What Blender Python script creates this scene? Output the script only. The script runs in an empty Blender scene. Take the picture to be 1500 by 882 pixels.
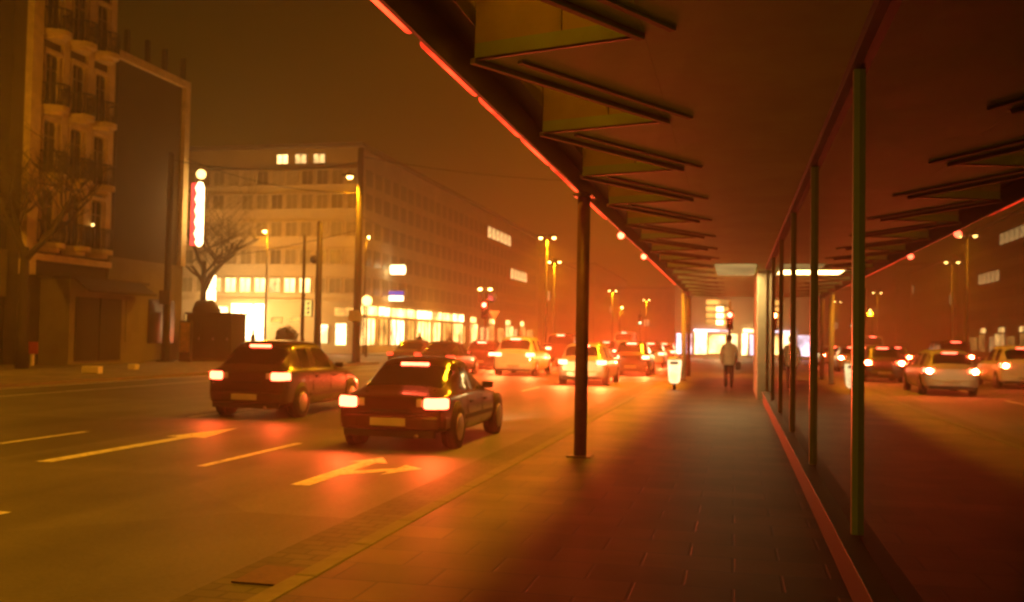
import bpy, bmesh, math, random
from mathutils import Vector, Matrix
random.seed(7)
S = bpy.context.scene
COL = S.collection
R = math.radians
PI = math.pi

# ------------------------------------------------------------------ materials
def new_mat(name):
    m = bpy.data.materials.new(name); m.use_nodes = True
    nt = m.node_tree
    for n in list(nt.nodes): nt.nodes.remove(n)
    out = nt.nodes.new('ShaderNodeOutputMaterial')
    return m, nt, out

def mat(name, col, rough=0.6, metal=0.0, var=0.25, scale=3.0, bump=0.0, spec=0.5, coat=0.0, rv=0.1):
    """Principled with procedural colour and roughness variation."""
    m, nt, out = new_mat(name)
    b = nt.nodes.new('ShaderNodeBsdfPrincipled')
    tc = nt.nodes.new('ShaderNodeTexCoord')
    nz = nt.nodes.new('ShaderNodeTexNoise'); nz.inputs['Scale'].default_value = scale
    nz.inputs['Detail'].default_value = 6; nz.inputs['Roughness'].default_value = 0.65
    nt.links.new(tc.outputs['Object'], nz.inputs['Vector'])
    mr = nt.nodes.new('ShaderNodeMapRange')
    mr.inputs['From Min'].default_value = 0.3; mr.inputs['From Max'].default_value = 0.7
    mr.inputs['To Min'].default_value = 1 - var; mr.inputs['To Max'].default_value = 1 + var
    nt.links.new(nz.outputs['Fac'], mr.inputs['Value'])
    mx = nt.nodes.new('ShaderNodeVectorMath'); mx.operation = 'SCALE'
    mx.inputs[0].default_value = col[:3]
    nt.links.new(mr.outputs['Result'], mx.inputs['Scale'])
    nt.links.new(mx.outputs['Vector'], b.inputs['Base Color'])
    mr2 = nt.nodes.new('ShaderNodeMapRange')
    mr2.inputs['To Min'].default_value = max(0.02, rough - rv); mr2.inputs['To Max'].default_value = min(1, rough + rv)
    nt.links.new(nz.outputs['Fac'], mr2.inputs['Value'])
    nt.links.new(mr2.outputs['Result'], b.inputs['Roughness'])
    b.inputs['Metallic'].default_value = metal
    b.inputs['Specular IOR Level'].default_value = spec
    b.inputs['Coat Weight'].default_value = coat
    if bump:
        bp = nt.nodes.new('ShaderNodeBump'); bp.inputs['Strength'].default_value = bump
        bp.inputs['Distance'].default_value = 0.02
        nt.links.new(nz.outputs['Fac'], bp.inputs['Height'])
        nt.links.new(bp.outputs['Normal'], b.inputs['Normal'])
    nt.links.new(b.outputs['BSDF'], out.inputs['Surface'])
    return m

def emit(name, col, strength, var=0.0, scale=2.0):
    m, nt, out = new_mat(name)
    e = nt.nodes.new('ShaderNodeEmission')
    e.inputs['Color'].default_value = (*col, 1); e.inputs['Strength'].default_value = strength
    if var:
        tc = nt.nodes.new('ShaderNodeTexCoord')
        nz = nt.nodes.new('ShaderNodeTexNoise'); nz.inputs['Scale'].default_value = scale
        nz.inputs['Detail'].default_value = 3
        mr = nt.nodes.new('ShaderNodeMapRange')
        mr.inputs['From Min'].default_value = 0.35; mr.inputs['From Max'].default_value = 0.65
        mr.inputs['To Min'].default_value = strength * (1 - var); mr.inputs['To Max'].default_value = strength * (1 + var)
        nt.links.new(tc.outputs['Object'], nz.inputs['Vector'])
        nt.links.new(nz.outputs['Fac'], mr.inputs['Value'])
        nt.links.new(mr.outputs['Result'], e.inputs['Strength'])
    nt.links.new(e.outputs['Emission'], out.inputs['Surface'])
    return m

def slabs(name, w, h, c1, c2, mortar, rough=0.6, msize=0.012, offset=0.5, rot=0.0, contrast=0.35):
    m, nt, out = new_mat(name)
    b = nt.nodes.new('ShaderNodeBsdfPrincipled')
    tc = nt.nodes.new('ShaderNodeTexCoord')
    mp = nt.nodes.new('ShaderNodeMapping'); mp.inputs['Rotation'].default_value = (0, 0, rot)
    nt.links.new(tc.outputs['Object'], mp.inputs['Vector'])
    bk = nt.nodes.new('ShaderNodeTexBrick')
    bk.offset = offset
    bk.inputs['Color1'].default_value = (*c1, 1); bk.inputs['Color2'].default_value = (*c2, 1)
    bk.inputs['Mortar'].default_value = (*mortar, 1)
    bk.inputs['Scale'].default_value = 1.0
    bk.inputs['Brick Width'].default_value = w; bk.inputs['Row Height'].default_value = h
    bk.inputs['Mortar Size'].default_value = msize; bk.inputs['Mortar Smooth'].default_value = 0.3
    bk.inputs['Bias'].default_value = -0.1
    nt.links.new(mp.outputs['Vector'], bk.inputs['Vector'])
    nz = nt.nodes.new('ShaderNodeTexNoise'); nz.inputs['Scale'].default_value = 0.9; nz.inputs['Detail'].default_value = 10
    nt.links.new(tc.outputs['Object'], nz.inputs['Vector'])
    mr = nt.nodes.new('ShaderNodeMapRange')
    mr.inputs['From Min'].default_value = 0.3; mr.inputs['From Max'].default_value = 0.7
    mr.inputs['To Min'].default_value = 1 - contrast; mr.inputs['To Max'].default_value = 1 + contrast
    nt.links.new(nz.outputs['Fac'], mr.inputs['Value'])
    mx = nt.nodes.new('ShaderNodeVectorMath'); mx.operation = 'SCALE'
    nt.links.new(bk.outputs['Color'], mx.inputs[0]); nt.links.new(mr.outputs['Result'], mx.inputs['Scale'])
    nt.links.new(mx.outputs['Vector'], b.inputs['Base Color'])
    b.inputs['Roughness'].default_value = rough
    bp = nt.nodes.new('ShaderNodeBump'); bp.inputs['Strength'].default_value = 0.5; bp.inputs['Distance'].default_value = 0.01
    bp.invert = True
    nt.links.new(bk.outputs['Fac'], bp.inputs['Height']); nt.links.new(bp.outputs['Normal'], b.inputs['Normal'])
    nt.links.new(b.outputs['BSDF'], out.inputs['Surface'])
    return m

def asphalt(name):
    m, nt, out = new_mat(name)
    b = nt.nodes.new('ShaderNodeBsdfPrincipled')
    tc = nt.nodes.new('ShaderNodeTexCoord')
    mp = nt.nodes.new('ShaderNodeMapping'); mp.inputs['Scale'].default_value = (1.6, 0.12, 1)
    nt.links.new(tc.outputs['Object'], mp.inputs['Vector'])
    n1 = nt.nodes.new('ShaderNodeTexNoise'); n1.inputs['Scale'].default_value = 0.7; n1.inputs['Detail'].default_value = 5   # wheel tracks along the lanes
    nt.links.new(mp.outputs['Vector'], n1.inputs['Vector'])
    n2 = nt.nodes.new('ShaderNodeTexNoise'); n2.inputs['Scale'].default_value = 34; n2.inputs['Detail'].default_value = 4
    nt.links.new(tc.outputs['Object'], n2.inputs['Vector'])
    n3 = nt.nodes.new('ShaderNodeTexNoise'); n3.inputs['Scale'].default_value = 0.5; n3.inputs['Detail'].default_value = 7
    nt.links.new(tc.outputs['Object'], n3.inputs['Vector'])
    a = nt.nodes.new('ShaderNodeMath'); a.operation = 'ADD'
    nt.links.new(n1.outputs['Fac'], a.inputs[0]); nt.links.new(n3.outputs['Fac'], a.inputs[1])
    a2 = nt.nodes.new('ShaderNodeMath'); a2.operation = 'MULTIPLY_ADD'
    nt.links.new(n2.outputs['Fac'], a2.inputs[0]); a2.inputs[1].default_value = 0.7
    nt.links.new(a.outputs[0], a2.inputs[2])
    mr = nt.nodes.new('ShaderNodeMapRange')
    mr.inputs['From Min'].default_value = 0.95; mr.inputs['From Max'].default_value = 1.75
    mr.inputs['To Min'].default_value = 0.04; mr.inputs['To Max'].default_value = 0.13
    nt.links.new(a2.outputs[0], mr.inputs['Value'])
    mx = nt.nodes.new('ShaderNodeVectorMath'); mx.operation = 'SCALE'; mx.inputs[0].default_value = (1, 0.97, 0.92)
    nt.links.new(mr.outputs['Result'], mx.inputs['Scale']); nt.links.new(mx.outputs['Vector'], b.inputs['Base Color'])
    vo = nt.nodes.new('ShaderNodeTexVoronoi'); vo.feature = 'DISTANCE_TO_EDGE'; vo.inputs['Scale'].default_value = 0.22
    wn = nt.nodes.new('ShaderNodeTexNoise'); wn.inputs['Scale'].default_value = 1.1; wn.inputs['Detail'].default_value = 8
    nt.links.new(tc.outputs['Object'], wn.inputs['Vector'])
    va = nt.nodes.new('ShaderNodeVectorMath'); va.operation = 'MULTIPLY_ADD'; va.inputs[1].default_value = (1.6,1.6,0)
    nt.links.new(wn.outputs['Color'], va.inputs[0]); nt.links.new(tc.outputs['Object'], va.inputs[2]); nt.links.new(va.outputs[0], vo.inputs['Vector'])
    ck = nt.nodes.new('ShaderNodeMapRange'); ck.inputs['From Max'].default_value = 0.012; ck.inputs['To Min'].default_value = 0.9
    nt.links.new(vo.outputs['Distance'], ck.inputs['Value'])
    pv_ = nt.nodes.new('ShaderNodeTexVoronoi'); pv_.distance = 'CHEBYCHEV'; pv_.inputs['Scale'].default_value = 0.16
    nt.links.new(tc.outputs['Object'], pv_.inputs['Vector'])
    pm = nt.nodes.new('ShaderNodeSeparateColor'); nt.links.new(pv_.outputs['Color'], pm.inputs[0])
    pr = nt.nodes.new('ShaderNodeMapRange'); pr.inputs['To Min'].default_value = 0.68; pr.inputs['To Max'].default_value = 1.2
    nt.links.new(pm.outputs[0], pr.inputs['Value'])
    mm = nt.nodes.new('ShaderNodeMath'); mm.operation = 'MULTIPLY'; nt.links.new(ck.outputs[0], mm.inputs[0]); nt.links.new(pr.outputs[0], mm.inputs[1])
    m3 = nt.nodes.new('ShaderNodeVectorMath'); m3.operation = 'SCALE'; nt.links.new(mx.outputs['Vector'], m3.inputs[0]); nt.links.new(mm.outputs[0], m3.inputs['Scale'])
    nt.links.new(m3.outputs['Vector'], b.inputs['Base Color'])
    b.inputs['Roughness'].default_value = 0.58
    bp = nt.nodes.new('ShaderNodeBump'); bp.inputs['Strength'].default_value = 0.35; bp.inputs['Distance'].default_value = 0.006
    nt.links.new(n2.outputs['Fac'], bp.inputs['Height']); nt.links.new(bp.outputs['Normal'], b.inputs['Normal'])
    nt.links.new(b.outputs['BSDF'], out.inputs['Surface'])
    return m

def milky(name, col):
    m, nt, out = new_mat(name)
    t = nt.nodes.new('ShaderNodeBsdfTranslucent'); t.inputs['Color'].default_value = (*col, 1)
    d = nt.nodes.new('ShaderNodeBsdfDiffuse'); d.inputs['Color'].default_value = (*col, 1)
    tc = nt.nodes.new('ShaderNodeTexCoord'); nz = nt.nodes.new('ShaderNodeTexNoise'); nz.inputs['Scale'].default_value = 2
    nt.links.new(tc.outputs['Object'], nz.inputs['Vector'])
    mr = nt.nodes.new('ShaderNodeMapRange'); mr.inputs['To Min'].default_value = 0.05; mr.inputs['To Max'].default_value = 0.2
    nt.links.new(nz.outputs['Fac'], mr.inputs['Value'])
    mx = nt.nodes.new('ShaderNodeMixShader'); nt.links.new(mr.outputs['Result'], mx.inputs['Fac'])
    nt.links.new(t.outputs[0], mx.inputs[1]); nt.links.new(d.outputs[0], mx.inputs[2]); nt.links.new(mx.outputs[0], out.inputs['Surface'])
    return m

def glass(name, ior=1.75, tint=0.45, col=(1, 1, 1)):
    """Thin shop glass: see-through tinted, mirror-like at a grazing angle."""
    m, nt, out = new_mat(name)
    tr = nt.nodes.new('ShaderNodeBsdfTransparent'); tr.inputs['Color'].default_value = (tint * col[0], tint * col[1], tint * col[2], 1)
    gl = nt.nodes.new('ShaderNodeBsdfGlossy'); gl.inputs['Roughness'].default_value = 0.014
    gl.inputs['Color'].default_value = (0.95, 0.95, 0.93, 1)
    fr = nt.nodes.new('ShaderNodeFresnel'); fr.inputs['IOR'].default_value = ior
    tc = nt.nodes.new('ShaderNodeTexCoord')
    nz = nt.nodes.new('ShaderNodeTexNoise'); nz.inputs['Scale'].default_value = 0.6
    nt.links.new(tc.outputs['Object'], nz.inputs['Vector'])
    bp = nt.nodes.new('ShaderNodeBump'); bp.inputs['Strength'].default_value = 0.02; bp.inputs['Distance'].default_value = 0.01
    nt.links.new(nz.outputs['Fac'], bp.inputs['Height']); nt.links.new(bp.outputs['Normal'], gl.inputs['Normal'])
    mx = nt.nodes.new('ShaderNodeMixShader')
    nt.links.new(fr.outputs['Fac'], mx.inputs['Fac'])
    nt.links.new(tr.outputs['BSDF'], mx.inputs[1]); nt.links.new(gl.outputs['BSDF'], mx.inputs[2])
    nt.links.new(mx.outputs['Shader'], out.inputs['Surface'])
    return m

M = {}
M['asphalt'] = asphalt('asphalt')
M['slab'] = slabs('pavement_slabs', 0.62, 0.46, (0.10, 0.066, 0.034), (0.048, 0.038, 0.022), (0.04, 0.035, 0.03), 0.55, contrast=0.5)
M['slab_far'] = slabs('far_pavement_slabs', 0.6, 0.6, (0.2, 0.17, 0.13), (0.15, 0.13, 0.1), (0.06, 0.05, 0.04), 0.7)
M['gutter'] = slabs('gutter_setts', 0.22, 0.16, (0.075, 0.07, 0.05), (0.05, 0.05, 0.035), (0.04, 0.038, 0.026), 0.65, 0.015)
M['kerb'] = mat('kerb_stone', (0.13, 0.115, 0.09), 0.7, scale=6, bump=0.3)
M['earth'] = mat('ground_earth', (0.08, 0.07, 0.06), 0.9, scale=0.6)
def worn_paint(name):
    m = mat(name, (0.62, 0.64, 0.66), 0.6, var=0.3, scale=7)
    nt = m.node_tree; b = [n for n in nt.nodes if n.type=='BSDF_PRINCIPLED'][0]; out = [n for n in nt.nodes if n.type=='OUTPUT_MATERIAL'][0]
    tc = [n for n in nt.nodes if n.type=='TEX_COORD'][0]
    nz = nt.nodes.new('ShaderNodeTexNoise'); nz.inputs['Scale'].default_value = 14; nz.inputs['Detail'].default_value = 9; nz.inputs['Roughness'].default_value = 0.75
    nt.links.new(tc.outputs['Object'], nz.inputs['Vector'])
    mr = nt.nodes.new('ShaderNodeMapRange'); mr.inputs['From Min'].default_value = 0.30; mr.inputs['From Max'].default_value = 0.46
    nt.links.new(nz.outputs['Fac'], mr.inputs['Value'])
    tr = nt.nodes.new('ShaderNodeBsdfTransparent'); mx = nt.nodes.new('ShaderNodeMixShader')
    nt.links.new(mr.outputs['Result'], mx.inputs['Fac']); nt.links.new(tr.outputs[0], mx.inputs[1]); nt.links.new(b.outputs[0], mx.inputs[2])
    nt.links.new(mx.outputs[0], out.inputs['Surface'])
    return m
M['paint'] = worn_paint('road_paint')
M['soffit'] = mat('soffit_render', (0.5, 0.74, 0.34), 0.7, var=0.12, scale=1.2)
M['recess'] = mat('recess_panel', (0.66, 0.62, 0.3), 0.6, var=0.1)
M['added_rooflight'] = milky('added_milky_rooflight', (0.8, 0.74, 0.5))
M['darksteel'] = mat('dark_steel', (0.035, 0.03, 0.024), 0.45, metal=0.0, var=0.3)
M['canopyroof'] = mat('canopy_roof_felt', (0.03, 0.03, 0.02), 0.9)
M['ribpaint'] = mat('canopy_rib_paint', (0.32, 0.3, 0.15), 0.7)
M['fascia'] = mat('fascia_metal', (0.09, 0.075, 0.05), 0.5)
M['colpaint'] = mat('column_paint', (0.16, 0.09, 0.06), 0.45, var=0.3, scale=5)
M['draincast'] = mat('rusty_cast_iron', (0.075, 0.045, 0.03), 0.6, var=0.5, scale=20)
M['alu'] = mat('olive_aluminium', (0.5, 0.47, 0.2), 0.4, metal=0.0, var=0.12)
M['plinth'] = mat('plinth_stone', (0.075, 0.055, 0.03), 0.6, var=0.3)
M['shopglass'] = glass('shop_glass')
M['interior'] = mat('interior_wall', (0.12, 0.09, 0.06), 0.8)
M['pier'] = mat('pier_plaster', (0.75, 0.68, 0.52), 0.7, var=0.1)
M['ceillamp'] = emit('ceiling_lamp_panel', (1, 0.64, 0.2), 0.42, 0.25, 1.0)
M['neon'] = emit('red_neon', (1, 0.045, 0.012), 3.6, 0.6, 1.3)
M['neondim'] = emit('dim_red_neon', (1, 0.05, 0.015), 2.2, 0.4, 0.6)
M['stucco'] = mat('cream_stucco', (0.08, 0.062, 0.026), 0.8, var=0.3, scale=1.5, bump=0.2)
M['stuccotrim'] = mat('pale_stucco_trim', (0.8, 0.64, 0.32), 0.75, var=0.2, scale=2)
M['darkwall'] = mat('dark_render', (0.035, 0.03, 0.012), 0.85, var=0.35, scale=0.5)
M['darkglass'] = mat('dark_window_glass', (0.02, 0.02, 0.015), 0.15, var=0.2)
M['iron'] = mat('wrought_iron', (0.02, 0.018, 0.012), 0.6)
M['podium'] = mat('podium_plaster', (0.2, 0.17, 0.075), 0.8, var=0.25, scale=0.9)
M['office'] = mat('office_stone', (0.46, 0.38, 0.26), 0.8, var=0.15, scale=0.5)
M['officeframe'] = mat('office_window_frame', (0.44, 0.36, 0.24), 0.6)
M['officeglass'] = mat('office_window_glass', (0.2, 0.165, 0.1), 0.4)
M['officeglassdark'] = mat('office_dark_glass', (0.1, 0.08, 0.05), 0.3)
M['officeblind'] = mat('office_window_blind', (0.34, 0.28, 0.18), 0.6)
M['farwall'] = mat('far_building_render', (0.26, 0.2, 0.13), 0.85, var=0.2, scale=0.3)
M['roof'] = mat('roof_tiles', (0.08, 0.06, 0.045), 0.8)
M['litwin'] = emit('lit_window', (1, 0.6, 0.2), 1.9, 0.45, 2.2)
M['farwin'] = emit('far_lit_window', (1, 0.6, 0.2), 0.6, 0.3)
M['litwinhot'] = emit('bright_lit_window', (1, 0.64, 0.22), 5.0, 0.4, 0.8)
M['shoplight'] = emit('lit_shop_window', (1, 0.58, 0.17), 5.0, 0.75, 0.55)
M['shopdim'] = emit('dim_shop_window', (1, 0.5, 0.1), 1.4, 0.6, 0.8)
M['shopwhite'] = emit('white_shop_window', (1, 0.72, 0.3), 6.5, 0.6, 0.7)
M['shopblaze'] = emit('blazing_shop_window', (1, 0.74, 0.34), 13.0, 0.3, 0.7)
M['shopblue'] = emit('bluish_shop_window', (0.85, 0.72, 0.9), 2.6, 0.6, 0.9)
M['signwhite'] = emit('white_sign_face', (1, 0.75, 0.34), 7.5)
M['signyellow'] = emit('yellow_sign_face', (1, 0.68, 0.14), 1.5)
M['signblue'] = emit('blue_sign_face', (0.16, 0.14, 0.85), 0.8)
M['signred'] = emit('red_sign_edge', (1, 0.06, 0.05), 2.2)
M['globe'] = emit('lamp_globe', (1, 0.62, 0.18), 5.5)
M['sodium'] = emit('sodium_lamp', (1, 0.55, 0.13), 22.0)
M['tail'] = emit('tail_light', (1, 0.085, 0.035), 20.0)
M['taildim'] = emit('running_tail_light', (1, 0.06, 0.02), 3.0)
M['tailhot'] = emit('bright_brake_light', (1, 0.07, 0.035), 42.0)
M['headlamp'] = emit('headlamp', (1, 0.72, 0.35), 16.0)
M['sigred'] = emit('red_signal_lens', (1, 0.05, 0.025), 60.0)
M['siggreen'] = emit('green_signal_lens', (0.2, 1, 0.5), 4.0)
M['lensoff'] = mat('unlit_lens', (0.03, 0.02, 0.015), 0.3)
M['mastpaint'] = mat('mast_paint', (0.10, 0.06, 0.035), 0.55, scale=2)
M['polepaint'] = mat('dark_pole_paint', (0.022, 0.016, 0.01), 0.7)
M['binwhite'] = mat('white_bin_plastic', (0.8, 0.76, 0.7), 0.4, var=0.08)
M['binglow'] = emit('bin_added_glow', (1, 0.7, 0.33), 2.4, 0.3, 3)  # brightness of the white drum put in as emission; the bin holds no lamp
M['rubber'] = mat('tyre_rubber', (0.015, 0.014, 0.012), 0.85)
M['rim'] = mat('wheel_rim', (0.35, 0.33, 0.3), 0.35, metal=0.8)
M['carglass'] = mat('car_glass', (0.02, 0.018, 0.015), 0.08, var=0.1, spec=0.8)
M['trim'] = mat('black_car_trim', (0.02, 0.02, 0.018), 0.6)
M['plate'] = mat('number_plate', (0.42, 0.4, 0.33), 0.5, var=0.1)
M['cardark'] = mat('dark_car_paint', (0.045, 0.03, 0.02), 0.28, var=0.03, coat=0.6, rv=0.02)
M['cardark_matt'] = mat('dark_kiosk_paint', (0.03,0.024,0.012), 0.7)
M['carred'] = mat('dark_red_car_paint', (0.055, 0.017, 0.012), 0.28, var=0.03, coat=0.6, rv=0.02)
M['carwhite'] = mat('white_car_paint', (0.78, 0.74, 0.68), 0.3, var=0.08, coat=0.5, rv=0.02)
M['carsilver'] = mat('silver_car_paint', (0.5, 0.46, 0.4), 0.3, metal=0.4, var=0.08, coat=0.5, rv=0.02)
M['carbrown'] = mat('brown_car_paint', (0.1, 0.05, 0.03), 0.3, var=0.03, coat=0.5, rv=0.02)
M['bark'] = mat('bark', (0.05, 0.04, 0.025), 0.9, scale=8, bump=0.4)
M['leaf'] = mat('dark_leaves', (0.05, 0.055, 0.02), 0.7)
M['awning'] = mat('awning_cloth', (0.045, 0.035, 0.02), 0.8)
M['skin'] = mat('skin', (0.5, 0.33, 0.24), 0.55, var=0.08)
M['hair'] = mat('dark_hair', (0.03, 0.02, 0.015), 0.6)
M['jacket'] = mat('pale_jacket_cloth', (0.62, 0.56, 0.42), 0.85, var=0.15, scale=8)
M['darkcloth'] = mat('dark_cloth', (0.03, 0.028, 0.025), 0.85)
M['browncloth'] = mat('brown_cloth', (0.1, 0.06, 0.035), 0.85)
M['shoe'] = mat('dark_shoes', (0.02, 0.018, 0.015), 0.5)
M['bag'] = mat('dark_leather', (0.03, 0.025, 0.02), 0.5)
M['redsign'] = mat('red_sign_plate', (0.4, 0.05, 0.03), 0.5)
M['whitesign'] = mat('white_sign_plate', (0.75, 0.66, 0.55), 0.5, var=0.08)
M['bluesign'] = mat('blue_sign_plate', (0.12, 0.14, 0.5), 0.5)
M['poster'] = mat('faded_poster', (0.6, 0.36, 0.16), 0.6, var=0.45, scale=3)

# ------------------------------------------------------------------ mesh builder
class MB:
    def __init__(s): s.v = []; s.f = []; s.mi = []; s.sm = []
    def add(s, vs, fs, mi=0, smooth=False):
        o = len(s.v); s.v += [tuple(v) for v in vs]
        for f in fs: s.f.append(tuple(i + o for i in f)); s.mi.append(mi); s.sm.append(smooth)
        return s
    def box(s, x0, x1, y0, y1, z0, z1, mi=0):
        v = [(x0,y0,z0),(x1,y0,z0),(x1,y1,z0),(x0,y1,z0),(x0,y0,z1),(x1,y0,z1),(x1,y1,z1),(x0,y1,z1)]
        return s.add(v, [(0,3,2,1),(4,5,6,7),(0,1,5,4),(1,2,6,5),(2,3,7,6),(3,0,4,7)], mi)
    def prism(s, poly, z0, z1, mi=0):
        """polygon in plan (counter-clockwise), extruded in z"""
        n = len(poly)
        v = [(x,y,z0) for x,y in poly] + [(x,y,z1) for x,y in poly]
        f = [tuple(range(n-1,-1,-1)), tuple(range(n, 2*n))] + [(i,(i+1)%n,n+(i+1)%n,n+i) for i in range(n)]
        return s.add(v, f, mi)
    def poly(s, pts, mi=0): return s.add(pts, [tuple(range(len(pts)))], mi)
    def bar(s, a, b, w, h, mi=0):
        """rectangular bar from a to b; w across, h up"""
        a = Vector(a); b = Vector(b); d = (b-a).normalized()
        up = Vector((0,0,1)) if abs(d.z) < 0.95 else Vector((0,1,0))
        sx = d.cross(up).normalized()*w/2; sz = sx.cross(d).normalized()*h/2
        v = [a-sx-sz,a+sx-sz,a+sx+sz,a-sx+sz,b-sx-sz,b+sx-sz,b+sx+sz,b-sx+sz]
        return s.add(v, [(0,1,2,3),(7,6,5,4),(0,4,5,1),(1,5,6,2),(2,6,7,3),(3,7,4,0)], mi)
    def tube(s, pts, rs, n=8, mi=0, cap=True):
        pts = [Vector(p) for p in pts]
        if not hasattr(rs, '__len__'): rs = [rs]*len(pts)
        vs = []; fs = []
        for i, p in enumerate(pts):
            d = (pts[min(i+1,len(pts)-1)] - pts[max(i-1,0)]).normalized()
            up = Vector((0,0,1)) if abs(d.z) < 0.9 else Vector((0,1,0))
            a = d.cross(up).normalized(); b = a.cross(d)
            for k in range(n):
                t = 2*PI*k/n; vs.append(p + (a*math.cos(t) + b*math.sin(t))*rs[i])
        for i in range(len(pts)-1):
            for k in range(n):
                fs.append((i*n+k, i*n+(k+1)%n, (i+1)*n+(k+1)%n, (i+1)*n+k))
        if cap:
            fs.append(tuple(range(n-1,-1,-1))); fs.append(tuple((len(pts)-1)*n+k for k in range(n)))
        return s.add(vs, fs, mi, True)
    def lathe(s, prof, n=16, c=(0,0,0), mi=0):
        """prof: (r, z) pairs round the z axis at c"""
        vs = []; fs = []
        for r, z in prof:
            for k in range(n):
                t = 2*PI*k/n; vs.append((c[0]+r*math.cos(t), c[1]+r*math.sin(t), c[2]+z))
        for i in range(len(prof)-1):
            for k in range(n):
                fs.append((i*n+k, i*n+(k+1)%n, (i+1)*n+(k+1)%n, (i+1)*n+k))
        fs.append(tuple(range(n-1,-1,-1))); fs.append(tuple((len(prof)-1)*n+k for k in range(n)))
        return s.add(vs, fs, mi, True)
    def ball(s, c, r, n=10, sz=1.0, mi=0):
        return s.lathe([(max(0.01,math.sin(PI*i/n))*r, -math.cos(PI*i/n)*r*sz) for i in range(n+1)], 2*n, c, mi)
    def build(s, name, mats, parent=None, loc=None, bevel=0.0):
        me = bpy.data.meshes.new(name); me.from_pydata(s.v, [], s.f)
        for m in (mats if isinstance(mats,(list,tuple)) else [mats]): me.materials.append(M[m] if isinstance(m,str) else m)
        for p, mi, sm in zip(me.polygons, s.mi, s.sm): p.material_index = mi; p.use_smooth = sm
        me.update()
        o = bpy.data.objects.new(name, me); COL.objects.link(o)
        if parent: o.parent = parent
        if loc: o.location = loc
        if bevel:
            md = o.modifiers.new('bevel','BEVEL'); md.width = bevel; md.segments = 2; md.limit_method = 'ANGLE'
        return o

def thing(name, label, cat, loc=(0,0,0), rz=0.0, group=None):
    o = bpy.data.objects.new(name, None); COL.objects.link(o); o.empty_display_size = 0.2
    o.location = loc; o.rotation_euler = (0,0,rz); tag(o, label, cat, group); return o
def tag(o, label, cat, group=None):
    o['label'] = label; o['category'] = cat
    if group: o['group'] = group
    return o
def struct(o, kind='structure'): o['kind'] = kind; return o
def copy_tree(o, parent=None):
    c = o.copy(); COL.objects.link(c)
    if parent: c.parent = parent
    for ch in list(o.children): copy_tree(ch, c)
    return c
def clone(o, loc, rz=0.0, label=None, scale=1.0):
    c = copy_tree(o); c.location = loc; c.rotation_euler = (0,0,rz); c.scale = (scale,)*3
    if label: c['label'] = label
    return c
def lamp(name, kind, loc, power, col, parent=None, size=0.12, direction=None, spot=None, blend=0.6):
    l = bpy.data.lights.new(name, kind); l.energy = power; l.color = col
    if kind in ('POINT','SPOT'): l.shadow_soft_size = size
    if kind == 'SPOT': l.spot_size = R(spot); l.spot_blend = blend
    if kind == 'AREA': l.size = size
    o = bpy.data.objects.new(name, l); COL.objects.link(o); o.location = loc
    if direction: o.rotation_euler = Vector(direction).to_track_quat('-Z','Y').to_euler()
    if parent: o.parent = parent
    return o
SOD = (1.0, 0.355, 0.006)
RED = (1.0, 0.08, 0.02)
WARM = (1.0, 0.62, 0.24)
RZ = -0.08      # road level; pavements are at 0

# ------------------------------------------------------------------ setting
g = MB().box(-260, 200, -60, 420, -0.6, -0.2); struct(g.build('ground', 'earth'))
g = MB().box(-19.5, -2.75, -40, 300, -0.19, RZ); struct(g.build('road', 'asphalt'))
g = MB().box(-120, -19.5, 53, 74.2, -0.19, RZ); struct(g.build('side_road', 'asphalt'))
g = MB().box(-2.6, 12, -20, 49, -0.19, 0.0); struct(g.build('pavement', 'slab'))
g = MB().box(-2.75, 90, 49, 90, -0.19, RZ); struct(g.build('cross_road', 'asphalt'))
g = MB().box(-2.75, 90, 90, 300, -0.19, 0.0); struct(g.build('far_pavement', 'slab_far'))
g = MB()
y = -20.0
while y < 49:
    g.box(-2.75, -2.6, y, min(49, y+0.985), -0.19, 0.006); y += 1.0
struct(g.build('kerb', 'kerb', bevel=0.012))
g = MB().box(-3.3, -2.75, -20, 49, -0.185, RZ+0.006); struct(g.build('gutter', 'gutter'))
g = MB().box(-60, -19.65, -20, 53, -0.19, 0.0).box(-60, -19.65, 74.2, 300, -0.19, 0.0); struct(g.build('pavement_across', 'slab_far'))
g = MB()
y = -20.0
while y < 300:
    if not (52.9 < y < 74): g.box(-19.65, -19.5, y, y+0.985, -0.19, 0.02)
    y += 1.0
struct(g.build('kerb_across', 'kerb'))
g = MB().box(-14.2, -13.0, 44, 62, -0.19, 0.03).box(-14.2, -13.0, 78, 200, -0.19, 0.03); struct(g.build('traffic_island', 'kerb'))

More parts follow.
